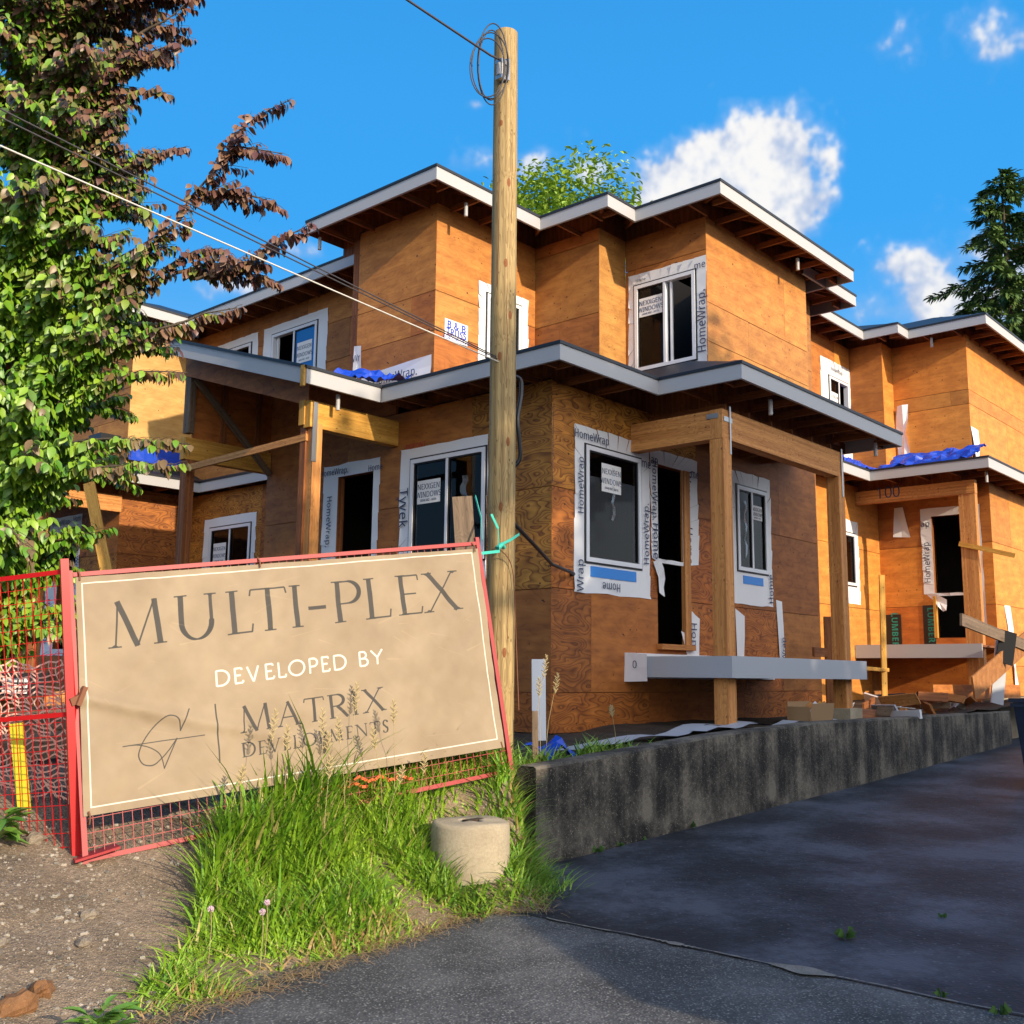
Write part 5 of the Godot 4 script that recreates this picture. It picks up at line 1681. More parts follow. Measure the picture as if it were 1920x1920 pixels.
func round_tree(called: String, label: String, at_p: Vector3, h: float, r: float, n: int, leaf: float, c0: Color, c1: Color, seed_: int, puffs := 26, low := 0.35) -> void:
	var g := RandomNumberGenerator.new()
	g.seed = seed_
	var t := thing(called, label, "tree", at_p)
	var st := mb(true)
	tube(st, [Vector3.ZERO, Vector3(0.05, h * 0.4, 0), Vector3(0, h * 0.9, 0.05)], h * 0.022, h * 0.005, 9)
	var pf: Array = []
	for k in puffs:
		var y := h * lerpf(low, 1.0, pow(g.randf(), 0.8))
		var rr := r * sqrt(maxf(0.05, 1.0 - pow((y / h - 0.62) / 0.42, 2.0)))
		var a := g.randf() * TAU
		var q := Vector3(cos(a) * rr * g.randf_range(0.2, 0.95), y, sin(a) * rr * g.randf_range(0.2, 0.95))
		pf.append([q, r * g.randf_range(0.2, 0.42)])
		tube(st, [Vector3(0, y * 0.7, 0), q * Vector3(0.6, 0, 0.6) + Vector3(0, y * 0.88, 0), q], h * 0.006, h * 0.0015, 5, false)
	obj("trunk", st, M.bark, t, true)
	var xf: Array = []
	var co: Array = []
	for i in n:
		var p: Array = pf[g.randi() % pf.size()]
		var d := Vector3(g.randfn(0, 1), g.randfn(0, 1), g.randfn(0, 1)).normalized()
		var q: Vector3 = p[0] + d * p[1] * pow(g.randf(), 0.45) * Vector3(1, 0.85, 1)
		var b := Basis.from_euler(Vector3(g.randf_range(-0.9, 0.6), g.randf() * TAU, g.randf_range(-0.6, 0.6))).scaled(Vector3.ONE * g.randf_range(0.7, 1.4))
		xf.append(Transform3D(b, q))
		co.append(c0.lerp(c1, clampf(g.randf() * 0.8 + d.y * 0.2, 0, 1)))
	swarm("crown", leaf_mesh(leaf, leaf * 0.5, leaf * 0.1, leaf * 0.2), M.leaf, xf, co, t)

func conifer(label: String, at_p: Vector3, h: float, r: float, seed_: int) -> void:
	var g := RandomNumberGenerator.new()
	g.seed = seed_
	var t := thing("conifer_tree", label, "tree", at_p)
	var st := mb(true)
	tube(st, [Vector3.ZERO, Vector3(0, h * 0.5, 0), Vector3(0, h, 0)], h * 0.018, 0.02, 8)
	obj("trunk", st, M.bark, t, true)
	var br := mb(true)
	var xf: Array = []
	var co: Array = []
	var y := h * 0.25
	while y < h * 0.995:
		var f := y / h
		var reach := r * pow(1.0 - f, 0.75) * g.randf_range(0.75, 1.15) + 0.18
		for k in g.randi_range(5, 7):
			var a := g.randf() * TAU
			var len := reach * g.randf_range(0.65, 1.1)
			var d := Vector3(cos(a), 0, sin(a))
			var p0 := Vector3(0, y, 0)
			var p1 := p0 + d * len * 0.55 + UP * len * 0.02
			var p2 := p0 + d * len - UP * len * 0.1
			tube(br, [p0, p1, p2], 0.035 * (1.0 - f) + 0.012, 0.006, 5, false)
			var n := int(len * 75) + 10
			for i in n:
				var s := pow(g.randf(), 0.7)
				var q := (p0.lerp(p1, s / 0.55) if s < 0.55 else p1.lerp(p2, (s - 0.55) / 0.45))
				var side := d.cross(UP) * (1.0 if g.randf() < 0.5 else -1.0)
				var nd := (d * 0.7 + side * g.randf_range(0.1, 1.0) + UP * g.randf_range(-0.8, 0.25)).normalized()
				q += nd * g.randf() * 0.16 * (1.0 - 0.4 * s)
				var x := nd.cross(UP).normalized()
				var sc := g.randf_range(0.6, 1.25)
				xf.append(Transform3D(Basis(x * sc, x.cross(nd) * sc, nd * sc), q))
				co.append(Color(0.05, 0.11, 0.035).lerp(Color(0.19, 0.28, 0.07), g.randf() * (0.45 + 0.55 * s)))
		y += h * 0.018
	obj("branches", br, M.bark, t, true)
	swarm("needles", leaf_mesh(0.3, 0.09, 0.015, 0.06), M.leaf, xf, co, t)

func blade_mesh(h: float, w: float, bend: float) -> ArrayMesh:
	var st := mb()
	var n := 4
	var last: Array = []
	for i in n + 1:
		var t := float(i) / n
		var z := bend * t * t
		var y := h * (t - 0.18 * bend / h * t * t)
		var ww := w * 0.5 * (1.0 - t * t * 0.96)
		var q := [Vector3(-ww, y, z), Vector3(ww, y, z)]
		if i > 0:
			quad(st, last[0], q[0], q[1], last[1])
		last = q
	st.generate_normals()
	return st.commit()

func verge_spot(g: RandomNumberGenerator) -> Vector3:
	return Vector3.ZERO

func in_poly(p: Vector2, poly: PackedVector2Array) -> bool:
	return Geometry2D.is_point_in_polygon(p, poly)

func grass() -> void:
	var g := RandomNumberGenerator.new()
	g.seed = 41
	var patch := PackedVector2Array([Vector2(2.15, -4.36), Vector2(2.9, -4.6), Vector2(3.7, -4.78), Vector2(4.8, -4.98), Vector2(5.42, -5.07), Vector2(5.72, -4.74), Vector2(6.1, -5.0), Vector2(6.75, -5.72), Vector2(6.72, -6.1), Vector2(6.3, -6.35), Vector2(5.0, -6.25), Vector2(4.35, -6.4), Vector2(3.95, -6.05), Vector2(3.4, -5.35), Vector2(2.55, -4.8)])
	var kinds := [blade_mesh(0.27, 0.017, 0.1), blade_mesh(0.31, 0.021, 0.22), blade_mesh(0.2, 0.013, 0.05), blade_mesh(0.52, 0.02, 0.3)]
	var xf: Array = [[], [], [], []]
	var co: Array = [[], [], [], []]
	var clump := noise(87, 1.1, 2)
	var n := 0
	var tries := 0
	while n < 13000 and tries < 200000:
		tries += 1
		var x := g.randf_range(2.0, 6.8)
		var z := g.randf_range(-6.5, -4.3)
		if not in_poly(Vector2(x, z), patch):
			continue
		if Vector2(x - 5.68, z + 5.41).length() < 0.29:
			continue
		var d := edge_z(x) - z
		var c := clump.get_noise_2d(x, z)
		var dens := clampf(0.42 + d * 1.4 + c * 1.0, 0.06, 1.0)
		var left := clampf((x - 2.2) / 1.2, 0.2, 1.0)
		if g.randf() > dens * left:
			continue
		var k := 0
		var roll := g.randf()
		if roll < 0.4:
			k = 1
		elif roll > 0.8:
			k = 2
		elif roll > 0.765 and d > 0.35:
			k = 3
		var tall := clampf(0.35 + d * 0.9, 0.3, 1.3) * clampf(0.5 + (x - 2.4) * 0.45, 0.45, 1.1) * g.randf_range(0.45, 1.1) * (1.0 + c * 0.95) * (0.85 if x < 4.6 else 0.95)
		var near := Vector2(x - 5.68, z + 5.41).length()
		if near < 0.75 and z > -5.5:
			tall *= 0.75
		var b := Basis.from_euler(Vector3(g.randf_range(-0.1, 0.35), g.randf() * TAU, 0)).scaled(Vector3(0.8 + 0.5 * g.randf(), tall, tall))
		xf[k].append(Transform3D(b, Vector3(x, verge_y(x, z) - 0.02, z)))
		var col := Color(0.09, 0.24, 0.01).lerp(Color(0.27, 0.43, 0.03), clampf(g.randf() * 0.8 + 0.2 - c * 0.5, 0, 1))
		if d < 0.28 and g.randf() < 0.35:
			col = Color(0.3, 0.26, 0.07).lerp(Color(0.34, 0.2, 0.09), g.randf())
		elif g.randf() < 0.08:
			col = Color(0.4, 0.36, 0.12)
		co[k].append(col)
		n += 1
	# sparse tufts on the planting bed behind the wall and by its end
	for q in [[8.05, -6.05, 0.3, 230, 0.9], [8.5, -6.1, 0.22, 90, 0.6], [7.15, -6.05, 0.25, 190, 0.9], [7.5, -6.1, 0.2, 80, 0.7], [6.6, -6.05, 0.24, 260, 1.2], [9.1, -6.1, 0.2, 40, 0.4], [6.2, -5.2, 0.24, 420, 0.75], [6.42, -5.45, 0.22, 320, 0.8], [6.0, -5.05, 0.2, 200, 0.55], [6.55, -5.75, 0.15, 160, 1.0], [5.45, -5.12, 0.14, 170, 0.7], [5.72, -5.06, 0.14, 150, 0.6], [5.95, -5.2, 0.12, 150, 0.8], [5.3, -5.3, 0.12, 160, 1.0]]:
		for i in q[3]:
			var a := g.randf() * TAU
			var r: float = q[2] * sqrt(g.randf())
			var x: float = q[0] + cos(a) * r
			var z: float = q[1] + sin(a) * r * (0.5 if q[0] > 6.56 else 0.9)
			var k := g.randi() % 2
			var tall: float = q[4] * g.randf_range(0.5, 1.3)
			var y := planter_y(x, z) if x > 6.86 else verge_y(x, z)
			if z > -5.97 and x > 6.82:
				continue
			xf[k].append(Transform3D(Basis.from_euler(Vector3(g.randf_range(0, 0.6), g.randf() * TAU, 0)).scaled(Vector3(1.1, tall, tall)), Vector3(x, y - 0.03, z)))
			co[k].append(Color(0.1, 0.25, 0.018).lerp(Color(0.25, 0.38, 0.045), g.randf()))
	for k in 4:
		swarm("grass", kinds[k], M.grass, xf[k], co[k], null)
		var last: Node = get_child(get_child_count() - 1)
		last.set_meta("label", ["long green grass blades growing on the verge", "arching green grass blades growing on the verge", "short green grass blades growing on the verge", "longest arching grass blades standing above the verge grass"][k])
		last.set_meta("category", "grass")
	# dry straw and needles along the asphalt edge
	var sx: Array = []
	var sc: Array = []
	for i in 2600:
		var x := g.randf_range(2.3, 6.3)
		var z := edge_z(x) + g.randfn(-0.05, 0.07)
		var y := maxf(verge_y(x, z), drive_y(x) + 0.01) + 0.012
		var s := g.randf_range(0.25, 0.9)
		sx.append(Transform3D(Basis.from_euler(Vector3(PI * 0.5 + g.randf_range(-0.25, 0.1), g.randf() * TAU, 0)).scaled(Vector3.ONE * s), Vector3(x, y, z)))
		sc.append(Color(0.3, 0.15, 0.06).lerp(Color(0.45, 0.33, 0.17), g.randf()))
	var straw := swarm("dry_litter", blade_mesh(0.13, 0.006, 0.03), M.grass, sx, sc, null)
	straw.set_meta("label", "dry brown straw and needles along the asphalt edge")
	straw.set_meta("category", "plant litter")
	# tall seeding stalks
	var names := ["left", "right"]
	var spots := [[4.25, -6.0, 0.98], [4.5, -6.02, 0.8], [4.72, -5.9, 0.92], [4.9, -5.85, 0.86], [5.02, -5.98, 0.98], [5.2, -5.8, 0.74], [4.62, -5.75, 0.72], [4.1, -6.12, 0.62], [5.35, -5.86, 0.82], [5.5, -5.78, 0.68], [4.8, -6.02, 0.66], [5.1, -5.7, 0.6], [7.1, -6.05, 1.0], [7.18, -6.02, 0.8], [7.3, -6.08, 0.85], [8.3, -6.02, 0.5]]
	for q in spots:
		var grp := "seeding grass stalks before the banner" if q[0] < 6.0 else "seeding grass stalks behind the wall end"
		var at_x := 0
		var among := 0
		for o in spots:
			if (o[0] < 6.0) == (q[0] < 6.0):
				among += 1
				if o[0] < q[0]:
					at_x += 1
		var nth: String = ["first", "second", "third", "fourth", "fifth", "sixth", "seventh", "eighth", "ninth", "tenth", "eleventh", "twelfth"][at_x]
		var size := "tall" if q[2] > 0.85 else ("short" if q[2] < 0.67 else "middling")
		var s := thing("seeding_grass_stalk", ("%s grass stalk with feathery seed head, %s from the left before the banner" if q[0] < 6.0 else "%s grass stalk with pale seed head, %s from the left behind the concrete wall's end") % [size, nth], "grass stalk", Vector3(q[0], (verge_y(q[0], q[1]) if q[0] < 6.8 else planter_y(q[0], q[1])) - 0.03, q[1]), grp)
		var h: float = q[2]
		var lean := Vector3(g.randf_range(-0.12, 0.12), 0, g.randf_range(-0.08, 0.12))
		var pts := smooth_path([Vector3.ZERO, Vector3(0, h * 0.5, 0) + lean * 0.3, Vector3(0, h, 0) + lean])
		var st := mb(true)
		tube(st, pts, 0.0028, 0.0014, 5, false)
		obj("stem", st, M.seed, s, true)
		var hd := mb()
		var spikes := 26
		for i in spikes:
			var f := i / float(spikes)
			var p := Vector3(0, h * (0.8 + 0.2 * f), 0) + lean * (0.8 + 0.2 * f)
			var a := i * 2.4
			var w := 0.028 * sin(PI * (0.15 + 0.8 * f)) + 0.004
			var e := p + Vector3(cos(a) * w, 0.022, sin(a) * w)
			board(hd, p, e, 0.006, 0.0025)
		obj("seed_head", hd, M.seed, s)
	# weed tufts along the wall foot and on the asphalt
	for q in [[7.6, -5.72, 0.13, "wide low weed tuft at the foot of the wall nearest the corner"], [7.95, -5.73, 0.1, "upper of the small weeds at the wall foot past the corner"], [8.3, -5.74, 0.08, "tiny weed at the wall foot right of the wide tuft"], [9.15, -5.76, 0.17, "bushy weed at the wall foot below its scratched middle"], [12.3, -5.8, 0.11, "small weed at the wall foot far along the driveway"], [6.35, -2.92, 0.14, "upright weed sprouting from the dark asphalt"], [7.2, -2.65, 0.06, "flat little weed in the asphalt behind the upright one"], [5.64, -2.1, 0.08, "weed in the road seam near the frame's bottom"], [5.56, -1.8, 0.1, "dark weed strip in the road seam at the lower right"]]:
		var s := thing("weed", q[3], "weed", Vector3(q[0], drive_y(q[0]) + 0.01, q[1]), "weeds growing from the asphalt")
		var st := mb()
		for i in 26:
			var a := g.randf() * TAU
			var l: float = q[2] * 0.5 * g.randf_range(0.5, 1.2)
			var d := Vector3(cos(a), 0, sin(a))
			var p0 := d * 0.01
			var p1 := d * l * 0.5 + UP * l * g.randf_range(0.3, 1.0)
			var p2 := d * l + UP * l * g.randf_range(0.1, 0.7)
			var sd := d.cross(UP) * l * 0.1
			quad(st, p0, p1 - sd, p2, p1 + sd)
		var o := obj("leaves", st, M.grass, s)
		var m: StandardMaterial3D = M.grass.duplicate()
		m.vertex_color_use_as_albedo = false
		m.albedo_color = lin(0.07, 0.15, 0.035)
		o.material_override = m
	# pale clover flowers and a broad-leaved weed on the verge
	var clover := mat("clover", lin(0.55, 0.4, 0.46), 0.8)
	for q in [[3.4, -5.16, "left one of the pale pink clover flowers in the grass"], [3.72, -5.1, "right one of the pale pink clover flowers in the grass"], [3.62, -5.0, "lowest of the pale pink clover flowers in the grass"]]:
		var s := thing("clover_flower", q[2], "flower", Vector3(q[0], verge_y(q[0], q[1]) + 0.3, q[1]), "clover flowers on the verge")
		var st := mb()
		for i in 40:
			var d := Vector3(g.randfn(0, 1), g.randfn(0.4, 1), g.randfn(0, 1)).normalized()
			board(st, d * 0.004, d * 0.018, 0.006, 0.003)
		obj("bloom", st, clover, s)
		var sm := mb(true)
		tube(sm, [Vector3(0, -0.3, 0), Vector3(0.01, -0.1, 0), Vector3.ZERO], 0.002, 0.002, 4, false)
		obj("stem", sm, M.seed, s, true)
	for q in [[2.5, -4.62, 0.2, "broad-leaved green weed at the lower left end of the grass"], [2.2, -5.75, 0.14, "small feathery weed on the bare dirt"], [3.0, -6.95, 0.24, "yellow-green weed at the bottom of the left fence panel"]]:
		var s := thing("broadleaf_weed", q[3], "weed", Vector3(q[0], verge_y(q[0], q[1]), q[1]), "broad-leaved weeds")
		var xf2: Array = []
		var co2: Array = []
		for i in 34:
			var a := g.randf() * TAU
			var up := g.randf()
			var dir := Vector3(cos(a), g.randf_range(-0.1, 0.7), sin(a)).normalized()
			var x := dir.cross(UP).normalized()
			var big: float = g.randf_range(0.6, 1.3) * q[2] * 5.0
			xf2.append(Transform3D(Basis(x * big, x.cross(dir) * big, dir * big), Vector3(cos(a) * 0.04, up * q[2] * 0.8, sin(a) * 0.04)))
			co2.append(Color(0.07, 0.2, 0.03).lerp(Color(0.16, 0.3, 0.04), g.randf()))
		swarm("leaves", leaf_mesh(0.13, 0.06, 0.015, 0.03), M.leaf, xf2, co2, s)

# ------------------------------------------------------------------ loose things
func chunk(r: Vector3, s: int) -> ArrayMesh:     # an irregular stone
	var g := RandomNumberGenerator.new()
	g.seed = s
	var st := mb()
	var n := noise(s, 0.9, 2)
	var rows := 7
	var cols := 10
	var P := func(i: int, k: int) -> Vector3:
		var th := PI * i / rows
		var a := TAU * (k % cols) / cols
		var d := Vector3(sin(th) * cos(a), cos(th), sin(th) * sin(a))
		return d * r * (1.0 + 0.55 * n.get_noise_3dv(d * 1.3))
	for i in rows:
		for k in cols:
			quad(st, P.call(i, k), P.call(i, k + 1), P.call(i + 1, k + 1), P.call(i + 1, k))
	st.generate_normals()
	return st.commit()

func scraps() -> void:
	var g := RandomNumberGenerator.new()
	g.seed = 63
	# stones on the bare dirt at the left
	var meshes: Array = []
	for k in 6:
		meshes.append(chunk(Vector3(1, 0.6, 0.8), 500 + k))
	var xf: Array = []
	var co: Array = []
	for i in 5200:
		var x := g.randf_range(0.6, 4.4)
		var z := g.randf_range(-7.6, -4.3)
		if edge_z(x) - z < 0.1:
			continue
		if x > 3.2 and z > -6.0 and g.randf() < 0.9:
			continue
		var s := 0.004 + 0.016 * pow(g.randf(), 4.0)
		xf.append(Transform3D(Basis.from_euler(Vector3(g.randf() * 0.5, g.randf() * TAU, 0)).scaled(Vector3.ONE * s), Vector3(x, verge_y(x, z) + s * 0.15, z)))
		var v := g.randf_range(0.1, 0.42)
		co.append(Color(v, v * 0.88, v * 0.72))
	var gm := mat("gravel", Color(1, 1, 1), 0.9)
	gm.vertex_color_use_as_albedo = true
	var gv := swarm("gravel", meshes[0], gm, xf, co, null)
	gv.set_meta("label", "small stones strewn over the bare dirt")
	gv.set_meta("category", "gravel")
	var stones := [[2.35, -5.1, 0.1, "stone_rust", "largest rusty brown rock on the bare dirt"], [2.52, -5.2, 0.075, "stone_rust", "rusty brown rock right behind the largest one"], [2.05, -5.6, 0.055, "stone", "grey stone on the dirt left of the brown rocks"], [1.9, -5.3, 0.045, "stone", "pale flat stone on the dirt at the left edge"], [2.55, -5.75, 0.04, "stone", "small round stone on the dirt below the fence foot"], [2.9, -5.55, 0.05, "stone", "grey stone at the left fringe of the grass"], [3.1, -5.9, 0.05, "stone", "pale stone in the left fringe of the grass"], [2.45, -4.75, 0.1, "stone", "pale rock half hidden by the lower left grass"], [2.0, -4.75, 0.04, "stone", "small grey stone on the dirt near the frame's corner"], [3.25, -6.95, 0.07, "stone", "grey stone under the left fence panel"]]
	for q in stones:
		var o := put("stone", meshes[g.randi() % 6], M[q[3]])
		tag(o, q[4], "rock", "rocks on the bare dirt")
		o.transform = Transform3D(Basis.from_euler(Vector3(0.1, g.randf() * TAU, 0.1)).scaled(Vector3.ONE * q[2]), Vector3(q[0], verge_y(q[0], q[1]) + q[2] * 0.2, q[1]))
	# the big pale slab under the banner
	var slabm := put("stone_slab", chunk(Vector3(0.36, 0.13, 0.22), 611), M.stone)
	tag(slabm, "big pale broken slab of rock behind the bottom of the banner", "rock")
	slabm.position = Vector3(4.45, -1.02, -6.75)
	# survey stake with yellow tape
	var sk := thing("survey_stake", "leaning wooden stake wrapped in yellow tape behind the left fence panel", "stake", Vector3(3.42, -1.15, -7.45))
	var w := mb()
	board(w, Vector3(0.02, -0.15, 0), Vector3(-0.12, 0.8, -0.03), 0.075, 0.02, Vector3(0.66, 0, 0.75))
	obj("lath", w, M.lumber_grey, sk)
	var y := mb()
	board(y, Vector3(-0.018, 0.15, 0.004), Vector3(-0.119, 0.79, -0.027), 0.082, 0.028, Vector3(0.66, 0, 0.75))
	obj("tape_wrap", y, M.yellow_tape, sk)
	# debris behind the left fence: lumber, box, netting, black box
	var piles := [[Vector3(2.6, -0.55, -9.6), Vector3(6.2, -0.35, -9.9), 0.24, 0.04, "lumber_grey", "uppermost grey plank of the debris behind the netting"], [Vector3(3.0, -0.75, -9.0), Vector3(6.0, -0.5, -9.2), 0.2, 0.04, "lumber_grey", "second grey plank of the debris behind the netting"], [Vector3(3.1, -0.95, -8.6), Vector3(5.6, -0.6, -8.7), 0.1, 0.05, "lumber_grey", "thin sloping grey board low behind the left fence"], [Vector3(3.0, -1.02, -8.3), Vector3(5.2, -0.85, -8.5), 0.1, 0.05, "lumber_brown", "thin brown board lowest behind the left fence"], [Vector3(4.2, -0.9, -10.4), Vector3(4.0, 0.15, -10.5), 0.14, 0.04, "lumber_grey", "grey plank standing upright behind the left fence"], [Vector3(3.4, -0.6, -10.8), Vector3(7.2, -0.1, -11.0), 0.3, 0.04, "lumber", "pale plank lying behind the safety netting"]]
	for q in piles:
		var st := mb()
		board(st, q[0], q[1], q[2], q[3])
		tag(obj("plank", st, M[q[4]]), q[5], "plank", "planks behind the left fence")
	var cb := thing("cardboard_box", "brown cardboard box on the ground behind the red post", "box", Vector3(4.25, -1.0, -7.95))
	var cs := mb()
	boxv(cs, Vector3(0, 0.15, 0), Vector3(0.24, 0, 0.1), Vector3(0, 0.15, 0), Vector3(-0.06, 0, 0.15))
	obj("carton", cs, M.cardboard, cb)
	var flap := mb()
	boxv(flap, Vector3(0.12, 0.32, 0.22), Vector3(0.2, 0, 0.08), Vector3(0.0, 0.02, 0.06), Vector3(0, 0.002, 0))
	obj("flap", flap, M.cardboard, cb)
	var bb := thing("black_crate", "black plastic crate with a white mesh end behind the netting", "crate", Vector3(4.6, -0.25, -10.6))
	bb.scale = Vector3.ONE * 0.6
	var bs := mb()
	boxv(bs, Vector3(0, 0.2, 0), Vector3(0.5, 0, 0.35), Vector3(0, 0.18, 0), Vector3(-0.2, 0, 0.28))
	obj("crate_body", bs, M.black_plastic, bb)
	for i in 5:
		for j in 3:
			var hs := mb()
			var c := Vector3(0.02 + 0.065 * i, 0.08 + 0.09 * j, 0.66 + 0.045 * i) + Vector3(-0.26, 0, -0.35)
			boxv(hs, c, Vector3(0.022, 0, 0.016), Vector3(0, 0.03, 0), Vector3(-0.006, 0, 0.008))
			obj("hole", hs, M.wrap, bb)
	var net := thing("safety_netting", "torn orange-white plastic safety netting behind the left fence", "netting")
	var ns := mb()
	var P := func(i: float, j: float) -> Vector3:
		return Vector3(3.5, 0.05, -7.25) + Vector3(-0.41, -0.02, -0.86) * (i * 0.05) + Vector3(0.01, -0.036, 0.006) * j + Vector3(0.012 * sin(j * 1.7 + i), 0.022 * sin(i * 0.9 + j * 0.5) + 0.012 * sin(i * 2.3), 0.03 * sin(i * 0.6 + j * 0.3))
	for i in 44:
		for j in 26:
			if (i * 7 + j * 13) % 17 != 0:
				board(ns, P.call(i, j), P.call(i + 1, j), 0.011, 0.003)
			if (i * 5 + j * 11) % 19 != 0:
				board(ns, P.call(i, j), P.call(i, j + 1), 0.007, 0.003)
	var no := obj("mesh", ns, M.net, net)
	no.set_meta("kind", "stuff")
	# orange tape bits on the grass along the bottom rail
	for q in [[4.75, -6.12, "orange plastic tape scrap caught in the grass nearest the middle of the fence"], [5.1, -6.02, "orange plastic tape scrap in the grass at the right end of the rail"]]:
		var st := mb()
		for i in 9:
			board(st, Vector3(q[0] + i * 0.05, verge_y(q[0], q[1]) + 0.22 + 0.02 * sin(i * 2.0), q[1] + i * 0.016), Vector3(q[0] + i * 0.05 + 0.045, verge_y(q[0], q[1]) + 0.23 + 0.02 * sin(i * 2.0 + 2.0), q[1] + i * 0.016 + 0.014), 0.02, 0.004)
		tag(obj("orange_tape", st, M.orange_tape), q[2], "tape", "orange tape scraps")
	# leaning braces and stakes by the left house
	var pb := mb()
	board(pb, Vector3(8.45, 3.15, -17.1), Vector3(8.55, -0.6, -15.3), 0.19, 0.04, Vector3(0.6, 0, 0.8))
	tag(obj("brace_plank", pb, M.lumber_yellow), "bright yellow plank leaning beside the left house's porch", "plank")
	# behind the retaining wall: a blue bag, a stake, sheets, box, scraps
	var bg := mb()
	for i in 5:
		for j in 5:
			var Q := func(a: int, b: int) -> Vector3:
				return Vector3(7.45 + a * 0.09, -0.68 + 0.07 * sin(a * 1.4 + b) + 0.1 * sin(PI * a / 5.0) * sin(PI * b / 5.0), -6.5 + b * 0.07)
			quad(bg, Q.call(i, j), Q.call(i, j + 1), Q.call(i + 1, j + 1), Q.call(i + 1, j))
	tag(obj("blue_bag", bg, M.tarp), "crumpled blue plastic bag at the wall corner below the house wrap strip", "bag")
	var ss := mb()
	board(ss, Vector3(7.12, -0.95, -6.02), Vector3(7.1, -0.3, -6.02), 0.05, 0.03, Vector3(0.7, 0, 0.7))
	tag(obj("short_stake", ss, M.lumber_grey), "short grey stake standing at the near end of the concrete wall", "stake")
	var ws := mb()
	board(ws, Vector3(8.9, 0.18, -7.5), Vector3(8.86, -0.7, -7.45), 0.15, 0.01, Vector3(0.7, 0, 0.7))
	tag(obj("wrap_strip", ws, M.wrap), "strip of white house wrap hanging at the foot of the house corner", "house wrap")
	for q in [[8.2, -6.4, 3.4, 0.3, "wide white membrane sheet lying along the house foot"], [10.2, -6.2, 3.2, 0.22, "narrow white membrane strip lying along the top of the wall"]]:
		var st := mb()
		var n := 16
		for i in n:
			var T := func(k: int, s: float) -> Vector3:
				var x: float = q[0] + q[2] * k / n
				return Vector3(x, planter_y(x, q[1] + s) + 0.05 + 0.02 * sin(k * 1.3), q[1] + s + 0.03 * sin(k * 0.9))
			quad(st, T.call(i, 0), T.call(i, -q[3]), T.call(i + 1, -q[3]), T.call(i + 1, 0))
		tag(obj("membrane_sheet", st, M.deck_band), q[4], "sheet", "membrane sheets behind the wall")
	var bx := thing("scrap_box", "torn brown cardboard box of scraps on the soil beside the far porch post", "box", Vector3(13.0, -0.55, -6.35))
	var xs := mb()
	for q in [[Vector3(0, 0.12, 0.16), Vector3(0.32, 0, 0), Vector3(0, 0.12, 0.02)], [Vector3(0, 0.12, -0.16), Vector3(0.32, 0, 0), Vector3(0, 0.14, 0)], [Vector3(0.32, 0.1, 0), Vector3(0, 0, 0.16), Vector3(0.03, 0.12, 0)], [Vector3(-0.32, 0.1, 0), Vector3(0, 0, 0.16), Vector3(-0.03, 0.1, 0)]]:
		boxv(xs, q[0], q[1], q[2], q[1].cross(q[2]).normalized() * 0.004)
	obj("carton", xs, M.cardboard, bx)
	for i in 4:
		var st := mb()
		board(st, Vector3(-0.2 + 0.12 * i, 0.08, -0.05), Vector3(-0.1 + 0.13 * i, 0.24, 0.08), 0.07, 0.02)
		obj("offcut", st, M[["lumber", "wrap", "lumber_yellow", "cardboard"][i]], bx)
	var sorts := ["lumber_grey", "lumber", "lumber_brown", "wrap", "osb", "deck_band", "gasket"]
	var words_ := {"lumber_grey": "grey board", "lumber": "pale lumber", "lumber_brown": "brown board", "wrap": "white wrap", "osb": "chipboard", "deck_band": "blue-grey trim", "gasket": "black felt"}
	var where := ["lying on the soil behind the wall under the sunlit porch", "lying on the soil by the far porch post", "heaped on the wall's far end beside the dark bin"]
	var told: Array = []
	for i in 48:
		var zone := 0 if i < 17 else (1 if i < 28 else 2)
		var x: float = [g.randf_range(15.6, 20.0), g.randf_range(14.8, 17.0), g.randf_range(15.8, 18.2)][zone]
		var z: float = [g.randf_range(-8.2, -6.4), g.randf_range(-6.6, -6.05), g.randf_range(-6.7, -6.05)][zone]
		var a := g.randf() * TAU
		var l := g.randf_range(0.2, 0.75)
		var k: String = sorts[g.randi() % sorts.size()]
		var st := mb()
		var c := Vector3(x, planter_y(x, z) + 0.05 + g.randf() * (0.22 if zone == 2 else 0.08), z)
		var d := Vector3(cos(a), g.randf_range(-0.15, 0.2), sin(a)) * l * 0.5
		board(st, c - d, c + d, g.randf_range(0.07, 0.2), g.randf_range(0.015, 0.04), Vector3(g.randf_range(-0.6, 0.6), 0.5, g.randf_range(-0.6, 0.6)))
		var text := "%s %s scrap %s" % ["long" if l > 0.55 else ("short" if l < 0.35 else "middling"), words_[k], where[zone]]
		if text in told:
			continue
		told.append(text)
		var group := "%s scraps %s" % [words_[k], where[zone]]
		tag(obj("wood_scrap", st, M[k]), text, "scrap", group)
